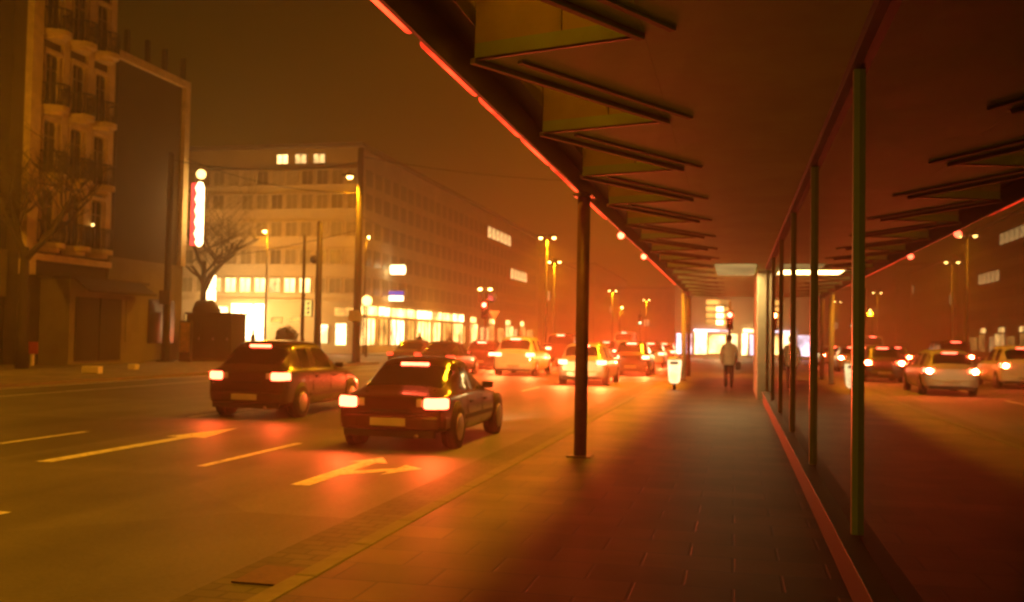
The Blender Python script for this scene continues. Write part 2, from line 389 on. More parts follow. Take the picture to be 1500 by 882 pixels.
def marking(name, pts): 
    o = MB().poly([(x, y, RZ+0.004) for x, y in pts]).build(name, 'paint'); struct(o)
k = 0
for yy in (-1.4, 4.9, 11.0, 17.3, 23.4, 29.6, 35.8, 42.0):
    marking('lane_dash', [(-6.36,yy),(-6.24,yy),(-6.24,yy+2.8),(-6.36,yy+2.8)])
for yy in (4.6, 10.9, 17.2, 23.4, 29.6, 35.8, 42.0):
    marking('lane_dash', [(-10.16,yy),(-10.04,yy),(-10.04,yy+3.2),(-10.16,yy+3.2)])
marking('edge_line', [(-17.15,-20),(-17.03,-20),(-17.03,48),(-17.15,48)])
marking('edge_line', [(-19.2,-20),(-19.05,-20),(-19.05,50),(-19.2,50)])
def arrow(cx, y0, L, bend):
    w = 0.11
    pts = [(cx-w, y0), (cx+w, y0), (cx+w, y0+L*0.62)]
    if bend:  # straight-and-right arrow
        marking('lane_arrow', [(cx-w, y0), (cx+w, y0), (cx+w, y0+L*0.78), (cx-w, y0+L*0.78)])
        yb = y0+L*0.34
        marking('lane_arrow', [(cx+w, yb), (cx+w+0.42, yb+L*0.18), (cx+w+0.42, yb+L*0.3), (cx+w, yb+L*0.14)])
        marking('lane_arrow', [(cx+w+0.42, yb+L*0.06), (cx+w+0.72, yb+L*0.32), (cx+w+0.42, yb+L*0.42)])
        marking('lane_arrow', [(cx-w-0.16, y0+L*0.78), (cx+w+0.16, y0+L*0.78), (cx, y0+L)])
    else:
        marking('lane_arrow', [(cx-w, y0), (cx+w, y0), (cx+w, y0+L*0.66), (cx-w, y0+L*0.66)])
        marking('lane_arrow', [(cx-w-0.22, y0+L*0.66), (cx+w+0.22, y0+L*0.66), (cx, y0+L)])
arrow(-4.55, 10.0, 2.6, True)
arrow(-8.25, 10.7, 4.9, False)
marking('stop_line', [(-13.0,46.2),(-3.4,46.2),(-3.4,46.7),(-13.0,46.7)])

# ------------------------------------------------------------------ canopy
CZ = 3.48
XF, XP, XQ = -2.0, -1.78, -0.58
P0, Q0, ST = 6.6, 8.74, 2.5
K0, K1 = -5, 15
cano = thing('arcade_canopy', 'long dark canopy over the pavement with zigzag recesses and red neon along its edge', 'canopy', (0,0,0))
YA, YB = P0+K0*ST, P0+K1*ST
m = MB()
m.box(XQ, 1.05, YA, YB, CZ, CZ+0.1)
MB().box(XF+0.03, XP, YA, YB, CZ+0.22, CZ+0.34).build('edge_beam', 'darksteel', cano)
for k in range(K0-1, K1):
    q0 = max(YA, Q0+k*ST); q1 = min(YB, Q0+(k+1)*ST); p = P0+(k+1)*ST
    m.prism([(XP,p),(XQ-0.002,q0),(XQ-0.002,q1)], CZ, CZ+0.1)
m.build('soffit', 'soffit', cano)
MB().box(XF, XF+0.028, YA, YB, CZ-0.03, CZ+0.9).build('fascia', 'fascia', cano)
MB().box(XQ, 1.3, YA, YB, CZ+0.9, CZ+1.05).box(XF-0.05, XP, YA, YB, CZ+0.9, CZ+1.05).build('roof', 'canopyroof', cano)
for k in range(K0, K1):
    a = Vector((XP, P0+k*ST, 0)); b = Vector((XQ, Q0+k*ST, 0)); c = Vector((XP, P0+(k+1)*ST, 0))
    MB().box(XP+0.002, XQ-0.002, P0+k*ST+0.02, P0+(k+1)*ST-0.02, CZ+0.96, CZ+0.975).build('added_rooflight', 'added_rooflight', cano)  # unseen translucent sheet, added so lamp light from above reaches the recess panels
    MB().box(XP+0.002, XQ-0.002, P0+k*ST-0.018, P0+k*ST+0.018, CZ+0.9, CZ+1.0).build('glazing_bar', 'darksteel', cano)
    # far wall of the recess, in two sheets with a joint between
    d = (c-b); mid = b+d*0.47; j = d.normalized()*0.012
    pn = MB()
    for s0, s1 in ((b, mid-j), (mid+j, c)):
        pn.bar((s0.x, s0.y+0.03, CZ+0.47), (s1.x, s1.y+0.03, CZ+0.47), 0.03, 0.78)
    pn.build('recess_panel', 'recess', cano)
    MB().bar((a.x, a.y+0.02, CZ+0.46), (b.x, b.y-0.02, CZ+0.46), 0.03, 0.72).build('recess_side', 'fascia', cano)
    n = Vector((-(b-a).y, (b-a).x, 0)).normalized()*(-1)
    for off, w, h in ((0.02, 0.045, 0.04), (-0.20, 0.045, 0.022)):
        o2 = n*off*-1
        e = b if off > 0 else b + (b-a).normalized()*0.02
        MB().bar((a.x+o2.x*1+ (0.0 if off>0 else 0.12), a.y+o2.y+(0.0 if off>0 else 0.22), CZ-h*0.45), (e.x+o2.x, e.y+o2.y, CZ-h*0.45), w, h).build('rib', 'ribpaint', cano)
    MB().bar((b.x, b.y+0.015, CZ-0.008), (c.x, c.y+0.015, CZ-0.008), 0.022, 0.02).build('trim_strip', 'colpaint', cano)
for y0, y1, mm in ((-3.5,-2.1,'neon'),(-1.95,-0.5,'neon'),(-0.38,1.1,'neon'),(1.22,2.7,'neon'),(2.8,4.3,'neon'),(4.42,5.95,'neon'),(6.17,7.58,'neon'),(7.72,9.2,'neon'),(9.34,10.76,'neon'),(10.94,12.75,'neon'),(13.8,15.7,'neon'),(23.0,26.8,'neondim'),(26.95,30.6,'neondim'),(30.75,34.6,'neondim')):
    MB().tube([(XF-0.02,y0,CZ+0.0),(XF-0.02,y0+0.05,CZ+0.0),(XF-0.02,y1-0.05,CZ+0.0),(XF-0.02,y1,CZ+0.0)], [0.014,0.036,0.036,0.014], 8).build('neon_tube', mm, cano)
for y0, z0 in ((17.9, 3.42), (22.5, 3.42)):
    MB().ball((XF-0.03, y0, z0), 0.06, 6).build('marker_lamp', 'tail', cano)
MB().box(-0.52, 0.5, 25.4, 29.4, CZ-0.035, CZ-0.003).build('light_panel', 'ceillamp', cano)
MB().box(-0.52, 0.5, -7.4, -4.2, CZ-0.035, CZ-0.003).build('light_panel', 'ceillamp', cano)  # unseen panel added behind the viewer to brighten mullions and recess panels
lamp('ceiling_panel_light', 'AREA', (-0.1, -5.6, CZ-0.08), 150, (1,0.85,0.05), cano, 1.2, (0,0.5,-1))  # added olive fill light from behind the viewer
lamp('ceiling_panel_light', 'AREA', (-0.3, 27.3, CZ-0.08), 150, (1,0.66,0.22), cano, 1.6, (0,0,-1))

def column(y, label, mm, r=0.085):
    t = thing('canopy_column', label, 'column', (-1.97, y, 0), group='columns along the canopy edge')
    MB().tube([(0,0,0.02),(0,0,CZ-0.005)], r, 16).build('shaft', mm, t)
    MB().box(-0.16,0.16,-0.16,0.16,0.002,0.022).build('base_plate', 'darksteel', t, bevel=0.004)
    MB().box(-0.13,0.13,-0.13,0.13,CZ-0.06,CZ-0.032).build('head_plate', 'darksteel', t)
column(13.0, 'nearest dark round column standing alone at the pavement edge', 'colpaint')
column(39.6, 'pale far canopy column beside the lit shop across the crossing', 'pier', 0.1)
column(43.8, 'dark far canopy column at the end of the arcade', 'colpaint', 0.09)

# ------------------------------------------------------------------ glazed shop building, right
sb = thing('shop_building', 'glass fronted shop along the right of the arcade with olive mullions, mirroring the street', 'building', (0,0,0))
GX = 0.80
MULL = [-8.4,-0.6,7.0,10.85,14.7,18.55,22.4,26.25]
MB().box(0.70, 1.0, MULL[0], 26.3, 0.0, 0.24).build('plinth', 'plinth', sb, bevel=0.01)
MB().box(0.67, 0.92, MULL[0], 26.3, 0.243, 0.285).build('sill', 'plinth', sb, bevel=0.006)
MB().box(0.74, 0.9, MULL[0], 26.3, 3.395, 3.475).build('head_rail', 'plinth', sb)
for i, y in enumerate(MULL):
    mb = MB().box(0.762, 0.83, y-0.035, y-0.006, 0.287, 3.393).box(0.762, 0.83, y+0.006, y+0.035, 0.287, 3.393).box(0.775, 0.83, y-0.0055, y+0.0055, 0.287, 3.393)
    mb.build('mullion', 'alu', sb)
    if i < len(MULL)-1:
        MB().box(GX, GX+0.012, y+0.036, MULL[i+1]-0.036, 0.287, 3.393).build('glass_pane', 'shopglass', sb)
MB().box(0.58, 1.1, 27.6, 33.2, 0.0, CZ-0.004).build('wall_pier', 'pier', sb)
MB().box(1.0, 9, MULL[0], 34, 0.002, 0.03).build('floor', 'interior', sb)
MB().box(1.06, 9, MULL[0], 34, 3.6, 3.7).build('ceiling', 'interior', sb)
MB().box(9, 9.2, MULL[0]-0.2, 34, 0, 4).build('back_wall', 'interior', sb)
MB().box(1.1, 9, MULL[0]-0.2, MULL[0], 0, 3.6).build('end_wall', 'interior', sb)
MB().box(1.1, 9, 33.3, 33.5, 0.03, 3.6).build('partition', 'interior', sb)
MB().box(1.31, 14, -12, 47, CZ+0.95, 18).build('upper_wall', 'farwall', sb)
for i,(x,y) in enumerate(((2.6,9.0),(3.4,12.5),(2.4,16.0),(3.2,20.0),(2.8,23.5))):
    MB().box(x-0.6,x+0.6,y-0.9,y+0.9,0.72,0.78).box(x-0.5,x+0.5,y-0.8,y+0.8,0.032,0.1).box(x-0.12,x+0.12,y-0.12,y+0.12,0.101,0.719).build('display_table','interior',sb)
MB().box(8.5,8.95,0,30,0.032,0.1).box(8.5,8.95,0,30,0.9,0.94).box(8.5,8.95,0,30,1.7,1.74).box(8.5,8.95,0,30,2.4,2.44).build('shelf','pier',sb)
MB().box(0.9, 9, 33.6, 46.5, 0.0, 3.6).build('side_wall', 'plinth', sb)

# ------------------------------------------------------------------ street lamps on long arms from the shop building (over the canopy)
def arm_lamp(y, power, label):
    t = thing('wall_lamp', label, 'street lamp', (1.3, y, 0), group='lamps on arms above the canopy')
    MB().tube([(0,0,9.6),(-1.2,0,10.6),(-3.5,0,10.95)], 0.045, 8).build('arm', 'mastpaint', t)
    MB().box(-4.3,-3.45,-0.15,0.15,10.9,11.02).build('lamp_head', 'darksteel', t)
    MB().box(-4.2,-3.6,-0.11,0.11,10.86,10.897).build('bulb', 'sodium', t)
    lamp('sodium_light', 'SPOT', (-3.95,0,10.8), power, SOD, t, 0.9, (-0.2,0,-1), 140, 0.6)
arm_lamp(-6.0, 4500, 'sodium lamp on a wall arm behind the viewer')
arm_lamp(7.0, 5000, 'sodium lamp on the first wall arm above the near canopy')
arm_lamp(20.0, 6500, 'sodium lamp on the second wall arm above the canopy')
arm_lamp(33.0, 10500, 'sodium lamp on the third wall arm above the canopy')
arm_lamp(46.0, 12500, 'sodium lamp on the wall arm above the far end of the canopy')

# ------------------------------------------------------------------ twin street lamps down the median
def twin_lamp(loc, label, z=9.0, power=4200):
    t = thing('street_lamp', label, 'street lamp', loc, group='twin headed street lamps along the middle of the road')
    MB().tube([(0,0,0),(0,0,1.0),(0,0,z+0.2)], [0.11,0.09,0.05], 8).build('pole', 'polepaint', t)
    MB().bar((-0.5,0,z+0.12),(0.5,0,z+0.12),0.05,0.05).build('arm', 'polepaint', t)
    for s in (-1,1):
        h = MB().box(s*0.5-0.22,s*0.5+0.22,-0.12,0.12,z-0.02,z+0.09).build('lamp_head', 'darksteel', t)
        MB().lathe([(0.03,-0.16),(0.12,-0.12),(0.15,-0.03),(0.12,0.0)],10,(s*0.5,0,z-0.03)).build('bulb', 'sodium', h)
    lamp('sodium_light', 'SPOT', (0,0,z-0.25), power*2, SOD, t, 0.25, (0,0,-1), 150, 0.5)
    return t
tl = twin_lamp((-13.6,72,0), 'nearest twin headed street lamp, highest of the lamps down the road')
clone(tl, (-17.2,95,0), 0, 'second twin headed street lamp just right of and below the tallest one')
clone(tl, (-18.4,152,0), 0, 'twin headed street lamp far down the road beside the column')
clone(tl, (-16.2,186,0), 0, 'farthest twin headed street lamp just left of the canopy end')

# single lamp posts on the far side
def single_lamp(loc, z, side, label, power, thick=0.1, head=1.0):
    t = thing('lamp_post', label, 'street lamp', loc, group='single lamp posts across the road')
    MB().tube([(0,0,0),(0,0,z)], [thick, thick*0.6], 8).build('pole', 'polepaint', t)
    MB().tube([(0,0,z-0.05),(side*0.35,0,z+0.12),(side*0.8,0,z+0.14)], 0.04, 6).build('arm', 'polepaint', t)
    MB().lathe([(0.03,-0.17),(0.14*head,-0.12),(0.2*head,0.0),(0.05,0.1)],10,(side*0.8,0,z+0.12)).build('bulb', 'sodium', t)
    lamp('lamp_light', 'POINT', (side*0.8,0,z-0.3), power, SOD, t, 0.2)
    return t
single_lamp((-25.6,26.5,0), 8.0, -0.3, 'unseen lamp post added across the road at the left to light the ornate house', 1900)  # added out of view to brighten the ornate facade
single_lamp((-35.0,70,0), 9.2, -0.3, 'slim lamp post before the pale office front, its lamp lit', 1500)
single_lamp((-28.8,74.6,0), 9.2, 0.3, 'small dim lamp post right of the tall catenary mast', 350, 0.08, 0.5)
single_lamp((-13.4,118,0), 5.2, 0.3, 'low lamp post far down the road beneath the twin lamps', 500, 0.07, 0.7)

# ------------------------------------------------------------------ tram masts and posts
def mast(loc, z, r, label, name='catenary_mast'):
    t = thing(name, label, 'mast', loc)
    MB().tube([(0,0,0),(0,0,0.4),(0,0,z)], [r*1.15,r,r*0.72], 12).build('pole', 'polepaint' , t)
    MB().box(-r*1.6,r*1.6,-r*1.6,r*1.6,0.0,0.06).build('base_plate', 'darksteel', t)
    MB().tube([(0,0,z),(0,0,z+0.06)], [r*0.8,r*0.5], 12).build('cap', 'darksteel', t)
    return t
t = mast((-19.9,50.5,0), 11.6, 0.22, 'tall brown catenary mast with a lit lamp near its top and a pale plate')
MB().tube([(0,0,9.8),(-0.3,0,10.2),(-0.75,0,10.3)], 0.045, 8).build('lamp_arm', 'mastpaint', t)
hd = MB().box(-1.0,-0.35,-0.14,0.14,10.14,10.26).build('lamp_head', 'darksteel', t)
MB().lathe([(0.03,-0.16),(0.14,-0.12),(0.18,-0.03),(0.1,0.0)],10,(-0.6,0,10.13)).build('bulb', 'sodium', hd)
lamp('mast_light', 'SPOT', (-0.6,-0.1,9.9), 3600, SOD, t, 0.2, (-0.1,-0.1,-1), 125, 0.5)
MB().box(-0.36,0.36,-0.30,-0.26,2.25,2.85).build('sign_plate', 'whitesign', t)
t = mast((-28.2,45.5,0), 10.6, 0.2, 'dark brown mast standing in front of the dark gable wall')
MB().box(-0.25,0.35,-0.35,-0.22,2.9,3.6).build('control_box', 'mastpaint', t)
t = mast((-22.2,50.6,0), 7.65, 0.2, 'thick dark post with a round knob left of the catenary mast', 'steel_post')
MB().ball((-0.3,0,5.6), 0.24, 6).build('siren', 'darksteel', t)
t = mast((-23.05,50.5,0), 6.9, 0.11, 'thin brown post carrying a yellow lit sign', 'steel_post')
sg = MB().box(0.13,0.58,-0.1,0.06,2.45,3.4).build('sign_box', 'darksteel', t)
MB().box(0.16,0.55,-0.115,-0.103,2.48,3.37).build('sign_face', 'signyellow', sg)
mk = MB()
for z0 in (2.62, 2.85, 3.12): mk.box(0.32,0.40,-0.122,-0.117,z0,z0+0.12).box(0.40,0.44,-0.122,-0.117,z0+0.06,z0+0.16)
mk.build('sign_marks', 'trim', sg)

def wire(a, b, sag, label):
    a = Vector(a); b = Vector(b)
    pts = [a.lerp(b,i/12)+Vector((0,0,-sag*4*(i/12)*(1-i/12))) for i in range(13)]
    o = MB().tube(pts, 0.022, 5).build('overhead_wire', 'darksteel'); tag(o, label, 'wire', 'wires strung over the street')
wire((-28.2,45.5,10.3), (-19.9,50.5,10.9), 0.5, 'overhead wire strung between the dark mast and the lamp mast')
wire((-19.9,50.5,11.2), (1.3,62,11.8), 0.9, 'overhead wire running from the lamp mast towards the canopy')
wire((-19.9,50.5,7.2), (-41,62,6.2), 0.4, 'low overhead wire left of the lamp mast over the side street')
wire((-19.9,50.5,9.2), (-30,49.6,11.2), 0.5, 'overhead wire from the lamp mast to the gable corner')
wire((-19.9,50.5,8.0), (-30,110,12.0), 0.8, 'overhead wire from the lamp mast along the dim office side')

# ------------------------------------------------------------------ ornate house, far left
FX = -30.0
oh = thing('ornate_house', 'ornate cream stucco townhouse with three columns of curved iron balconies', 'building', (FX,0,0))
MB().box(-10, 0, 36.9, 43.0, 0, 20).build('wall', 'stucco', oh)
MB().box(-10.2, 0.5, 36.7, 43.2, 20.0, 20.6).build('cornice', 'stuccotrim', oh)
MB().box(0.002, 0.35, 36.9, 37.55, 3.9, 19.99).build('pilaster', 'stuccotrim', oh)
fl = [5.35, 8.42, 11.43, 14.8]
bays = [38.45, 40.25, 41.95]
def window_part(parent, y, z0, w, h, lit=None):
    f = MB().box(0.002,0.14,y-w/2-0.1,y-w/2,z0,z0+h+0.1).box(0.002,0.14,y+w/2,y+w/2+0.1,z0,z0+h+0.1).box(0.002,0.22,y-w/2-0.16,y+w/2+0.16,z0+h+0.1,z0+h+0.28).build('window', 'stuccotrim', parent)
    MB().box(0.003,0.03,y-w/2+0.002,y+w/2-0.002,z0,z0+h).build('pane', lit or 'darkglass', f)
    MB().box(0.032,0.05,y-0.03,y+0.03,z0,z0+h).box(0.032,0.05,y-w/2+0.002,y+w/2-0.002,z0+h*0.72,z0+h*0.72+0.05).build('sash', 'officeframe', f)
for zf in fl:
    for y in bays:
        window_part(oh, y, zf+0.12, 0.82, 2.15)
        n = 10; ell = [(0.95*math.sin(PI*i/n), -0.72*math.cos(PI*i/n)) for i in range(n+1)]
        sl = MB().prism([(0.002+x, y+q) for x, q in ell], zf-0.22, zf).prism([(0.002+x*0.7, y+q*0.8) for x, q in ell], zf-0.4, zf-0.222).build('balcony', 'stuccotrim', oh)
        rl = MB()
        pts = [(0.02+x*0.95, y+q*0.96, 0) for x, q in ell]
        rl.tube([(a,b,zf+0.95) for a,b,_ in pts], 0.035, 6); rl.tube([(a,b,zf+0.12) for a,b,_ in pts], 0.02, 6)
        for i in range(n):
            for s in (0, 0.5):
                a = Vector(pts[i]).lerp(Vector(pts[i+1]), s); rl.tube([(a.x,a.y,zf),(a.x+0.05,a.y,zf+0.45),(a.x,a.y,zf+0.95)], 0.022, 5)
        rl.build('railing', 'iron', sl)
for y in (39.35, 41.1, 42.75):
    MB().box(0.002, 0.18, y-0.22, y+0.22, 5.4, 19.9).build('pilaster', 'stuccotrim', oh)
MB().box(0.002, 0.3, 36.9, 43.0, 4.55, 4.85).build('string_course', 'stuccotrim', oh)
o = MB().ball((0.32,41.4,6.5),0.07,6).build('wall_lamp', 'globe', oh)

gb = thing('gable_block', 'dark flat walled block framed by a pale edge, carrying the vertical neon sign', 'building', (FX,0,0))
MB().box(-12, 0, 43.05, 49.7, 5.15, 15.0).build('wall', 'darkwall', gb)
MB().box(-12, 0.25, 43.05, 49.75, 15.003, 15.4).build('roof_edge', 'stuccotrim', gb)
MB().box(0.002, 0.25, 49.25, 49.75, 5.15, 15.0).build('corner_edge', 'stuccotrim', gb)
MB().box(-12, 0.1, 43.05, 49.7, 0, 5.148).build('ground_floor_wall', 'podium', gb)
for y in (44.2, 46.0, 47.6, 49.4):
    MB().box(-0.2,0.05,y-0.09,y+0.09,15.402,16.7).build('roof_post', 'darkwall', gb)
MB().tube([(0.09,43.3,5.2),(0.09,43.3,14.95)],0.06,8).build('downpipe','darksteel',gb)
MB().box(0.102,0.16,44.9,46.0,0.05,2.9).build('door', 'darksteel', gb)
MB().box(0.102,0.16,46.5,48.9,0.9,3.2).build('shop_window', 'darkglass', gb)
# dark neighbour at the picture's left border
nb = thing('brick_house', 'dark house at the left edge beside the ornate one', 'building', (FX,0,0))
MB().box(-12, -0.6, 18, 36.85, 0, 19).build('wall', 'darkwall', nb)
MB().box(-12, -0.4, 18, 36.85, 19.002, 19.5).build('roof', 'roof', nb)
for zf in (5.6, 8.7, 11.8, 14.9):
    for y in (22, 25, 28, 31, 34):
        f = MB().box(-0.598,-0.5,y-0.6,y+0.6,zf,zf+1.8).build('window', 'darkwall', nb)
        MB().box(-0.498,-0.48,y-0.5,y+0.5,zf+0.1,zf+1.7).build('pane', 'darkglass', f)
MB().box(-0.598,-0.3,33.0,36.6,2.9,4.9).build('shop_sign', 'podium', nb)

# kiosk with an awning before the ornate house
kk = thing('kiosk', 'low shuttered kiosk with a dark sloping awning under the balconies', 'kiosk', (FX+1.0,0,0))
MB().box(-0.9,0.6,38.2,44.0,0,3.75).build('wall', 'podium', kk)
MB().add([(0.602,38.4,3.9),(0.602,43.4,3.9),(1.5,43.5,3.3),(1.5,38.3,3.3),(0.602,38.4,3.8),(0.602,43.4,3.8),(1.5,43.5,3.2),(1.5,38.3,3.2)],[(0,3,2,1),(4,5,6,7),(0,1,5,4),(1,2,6,5),(2,3,7,6),(3,0,4,7)]).build('awning', 'awning', kk)
for a,b in ((38.6,40.2),(40.3,41.9)):
    MB().box(0.602,0.66,a,b,0.15,3.0).build('shutter', 'darkwall', kk)
MB().box(0.602,0.64,42.3,43.7,1.0,3.0).build('window', 'podium', kk)
MB().box(-1.0,0.7,38.1,44.1,3.752,3.9).build('roof', 'roof', kk)

# vertical neon sign on the gable corner
ns = thing('neon_sign', 'tall vertical white neon sign with red edge and a ball on top', 'sign', (FX+0.65,50.2,0))
MB().box(-0.39,-0.1,-0.12,0.12,6.35,9.85).build('red_casing', 'signred', ns)
lp = MB().tube([(0.1,0,6.3),(0.1,0,6.5)]+[(0.1+0.03*(-1)**i,0,6.7+i*0.32) for i in range(10)]+[(0.1,0,9.9)], [0.08,0.22]+[0.25 if i%2 else 0.19 for i in range(10)]+[0.12], 12)
lp.build('light_tube', 'signwhite', ns)
MB().ball((0.12,0,10.35),0.27,8).build('ball_lamp', 'globe', ns)
MB().tube([(-0.6,-0.05,7.0),(-0.39,-0.05,7.0)],0.04,6).tube([(-0.6,-0.05,9.4),(-0.39,-0.05,9.4)],0.04,6).build('bracket', 'darksteel', ns)
lamp('neon_sign_light', 'POINT', (0.9,0.3,8.2), 400, (1,0.42,0.08), ns, 0.5)

# ------------------------------------------------------------------ office block on the corner
OX0, OX1, OY0, OY1, OH = -62.0, -30.0, 76.3, 152.0, 17.2
of = thing('office_block', 'long hazy office block on the corner with shops below and three lit attic windows', 'building', (0,0,0))
MB().box(OX0, OX1, OY0, OY1, 0, 15.2).build('wall', 'office', of)
MB().box(OX0, OX1-0.5, OY0+0.5, OY1, 15.202, OH-0.2).build('attic', 'office', of)
MB().box(OX0, OX1+0.15, OY0-0.15, OY1, OH-0.198, OH+0.1).build('roof', 'roof', of)
MB().box(OX0, OX1+0.18, OY0-0.18, OY0-0.002, 4.15, 4.4).box(OX1+0.002, OX1+0.18, OY0, OY1, 4.15, 4.4).build('string_course', 'officeframe', of)
rows = [4.95, 7.3, 9.6, 11.9, 13.9]
WM = {}
def front_window(x, z, mt, w=0.95, h=1.15, yy=OY0):
    key = ('f', mt, w, h)
    if key not in WM:
        f = MB().box(-w/2-0.1,w/2+0.1,-0.09,-0.002,-0.1,0).box(-w/2-0.1,w/2+0.1,-0.09,-0.002,h,h+0.1).box(-w/2-0.1,-w/2,-0.09,-0.002,0.001,h-0.001).box(w/2,w/2+0.1,-0.09,-0.002,0.001,h-0.001).build('window','officeframe',of)
        p = MB().box(-w/2+0.001,w/2-0.001,-0.03,-0.003,0.001,h-0.001).box(-0.025,0.025,-0.05,-0.031,0.001,h-0.001,1).build('pane',[mt,'officeframe'],f)
        WM[key] = f; f.location = (x,yy,z); return f
    c = copy_tree(WM[key]); c.location = (x,yy,z); return c
for ri, z in enumerate(rows):
    for i in range(12):
        x = -45.4+1.34*i
        if ri == 0: mt = {3:'litwinhot', 4:'litwinhot', 5:'litwinhot', 6:'litwin', 7:'litwinhot', 8:'litwinhot', 2:'litwin'}.get(i,'officeglass')
        else: mt = random.choice(('officeglass','officeglass','officeglassdark','officeblind'))
        front_window(x, z, mt)
for x, mt in ((-37.2,'litwinhot'),(-35.55,'litwin'),(-33.9,'litwin')): front_window(x, 15.75, mt, 0.98, 0.75, OY0+0.5)
# windows along the street side
def side_window(y, z, mt, w=1.5, h=1.35):
    key = ('s', mt, w, h)
    if key not in WM:
        f = MB().box(0.002,0.09,-w/2-0.1,w/2+0.1,-0.1,0).box(0.002,0.09,-w/2-0.1,w/2+0.1,h,h+0.1).build('window','officeframe',of)
        MB().box(0.003,0.04,-w/2+0.001,w/2-0.001,0.001,h-0.001).box(0.041,0.06,-0.03,0.03,0.001,h-0.001,1).build('pane',[mt,'officeframe'],f)
        WM[key] = f; f.location = (OX1,y,z); return f
    c = copy_tree(WM[key]); c.location = (OX1,y,z); return c
n = 0; rest = MB()
for ri, z in enumerate(rows):
    y = 78.2
    while y < 150:
        if 120 < y < 131.5 and ri == 4: mt = 'litwin'
        elif 131.5 < y < 144 and ri == 2: mt = 'litwin'
        else: mt = 'officeglass'
        if n < 30 and mt == 'officeglass' or mt == 'litwin': side_window(y, z, mt); n += mt == 'officeglass'
        else: rest.box(OX1+0.003, OX1+0.04, y-0.75, y+0.75, z, z+1.35)
        y += 2.2
o = rest.build('window', 'officeglass', of); o['kind'] = 'stuff'
# shops at street level
def shop(x0,x1,z0,z1,mt,front=True):
    m = MB(); n = max(1, round((x1-x0)/1.0))
    if front:
        m.box(x0,x1,OY0-0.06,OY0-0.002,z0,z1)
        if z1-z0 > 1: 
            for i in range(n+1): xx = x0+(x1-x0)*i/n; m.box(xx-0.04,xx+0.04,OY0-0.12,OY0-0.061,z0,z1,1)
            m.box(x0+0.041,x1-0.041,OY0-0.1,OY0-0.062,z0+(z1-z0)*0.78,z0+(z1-z0)*0.78+0.05,1)
    else:
        m.box(OX1+0.002,OX1+0.06,x0,x1,z0,z1)
        if z1-z0 > 1:
            for i in range(n+1): xx = x0+(x1-x0)*i/n; m.box(OX1+0.061,OX1+0.12,xx-0.05,xx+0.05,z0,z1,1)
    return m.build('shop_window',[mt,'darksteel'],of)
shop(-41.3,-38.2,0.9,3.95,'shopblaze')
shop(-44.2,-41.6,3.2,3.7,'shopwhite')
shop(-37.6,-36.6,2.4,2.9,'shopdim'); shop(-36.0,-35.0,2.5,2.85,'shopdim')
shop(-33.4,-32.5,0.8,2.3,'shopwhite')
for x in (-43.6,-45.0): shop(x-0.5,x+0.5,0.8,3.0,'shopdim')
for x0,x1 in ((-31.9,-30.9),):
    shop(x0,x1,0.7,2.4,'shopwhite')
for x0,x1,mt in ((-32.0,-30.2,'shopdim'),): shop(x0,x1,3.05,3.7,mt)
ys = 77.0
for i,(w,mt) in enumerate(((3.2,'shoplight'),(2.2,'shopdim'),(3.4,'shopwhite'),(2.0,'shopdim'),(4.2,'shoplight'),(2.4,'shoplight'),(3.0,'shopdim'),(3.6,'shoplight'))):
    shop(ys, ys+w, 0.7, 2.9, mt, False)
    shop(ys, ys+w+0.5, 3.2, 3.95, 'shoplight' if i%3 != 1 else 'shopwhite', False)
    ys += w+1.0
for i in range(9):
    y0 = 107+i*4.6
    shop(y0, y0+2.2+0.9*(i%3), 0.8, 2.7+0.3*(i%2), ('shopdim','shoplight','litwin','shopdim')[i%4], False)
    if i%2: shop(y0, y0+2.4, 3.2, 3.8, 'shoplight', False)
lamp('shop_front_light', 'POINT', (-39.5, 73.0, 2.6), 2500, (1,0.6,0.22), of, 0.8)
lamp('shop_front_light', 'POINT', (-35, 73.2, 3.2), 700, (1,0.48,0.1), of, 0.8)
lamp('shop_side_light', 'POINT', (-27.6, 82, 2.6), 600, (1,0.42,0.05), of, 0.8)
lamp('shop_side_light', 'POINT', (-27.6, 96, 2.6), 600, (1,0.42,0.05), of, 0.8)
# projecting signs on the office side
def proj_sign(loc, parts, label):
    t = thing('projecting_sign', label, 'sign', loc)
    for nm, args, mt in parts:
        MB().box(*args).build(nm, mt, t, bevel=0.03)
    MB().bar((-0.9,0.1,0.1),(-0.5,0.1,0.1),0.05,0.05).build('bracket','darksteel',t)
t = thing('projecting_sign', 'oval white lit sign high on the office corner', 'sign', (-29.0,83,0))
MB().tube([(-0.65,0,7.3),(-0.6,0,7.3),(0.6,0,7.3),(0.65,0,7.3)],[0.3,0.42,0.42,0.3],14).build('sign_face','signwhite',t)
MB().bar((-1.0,0.1,7.3),(-0.6,0.1,7.3),0.06,0.06).build('bracket','darksteel',t)
t = thing('projecting_sign', 'blue and white lit sign below the oval one', 'sign', (-29.0,83,0))
MB().box(-0.75,0.55,-0.1,0.1,5.0,5.42).build('blue_face','signblue',t)
MB().box(-0.75,0.55,-0.1,0.1,4.55,4.995).build('white_face','signwhite',t)
MB().bar((-1.0,0.15,5.0),(-0.5,0.15,5.0),0.06,0.06).build('bracket','darksteel',t)
# globe lamp right of the mast
t = thing('globe_lamp', 'round glowing globe lamp on a dark post before the shops', 'street lamp', (-24.9,65,0))
MB().tube([(0,0,0),(0,0,3.55)],[0.1,0.06],8).build('pole','mastpaint',t)
MB().ball((0,0,3.9),0.36,10).build('globe','globe',t)
lamp('globe_light','POINT',(0,-0.5,3.9),350,(1,0.48,0.1),t,0.35)
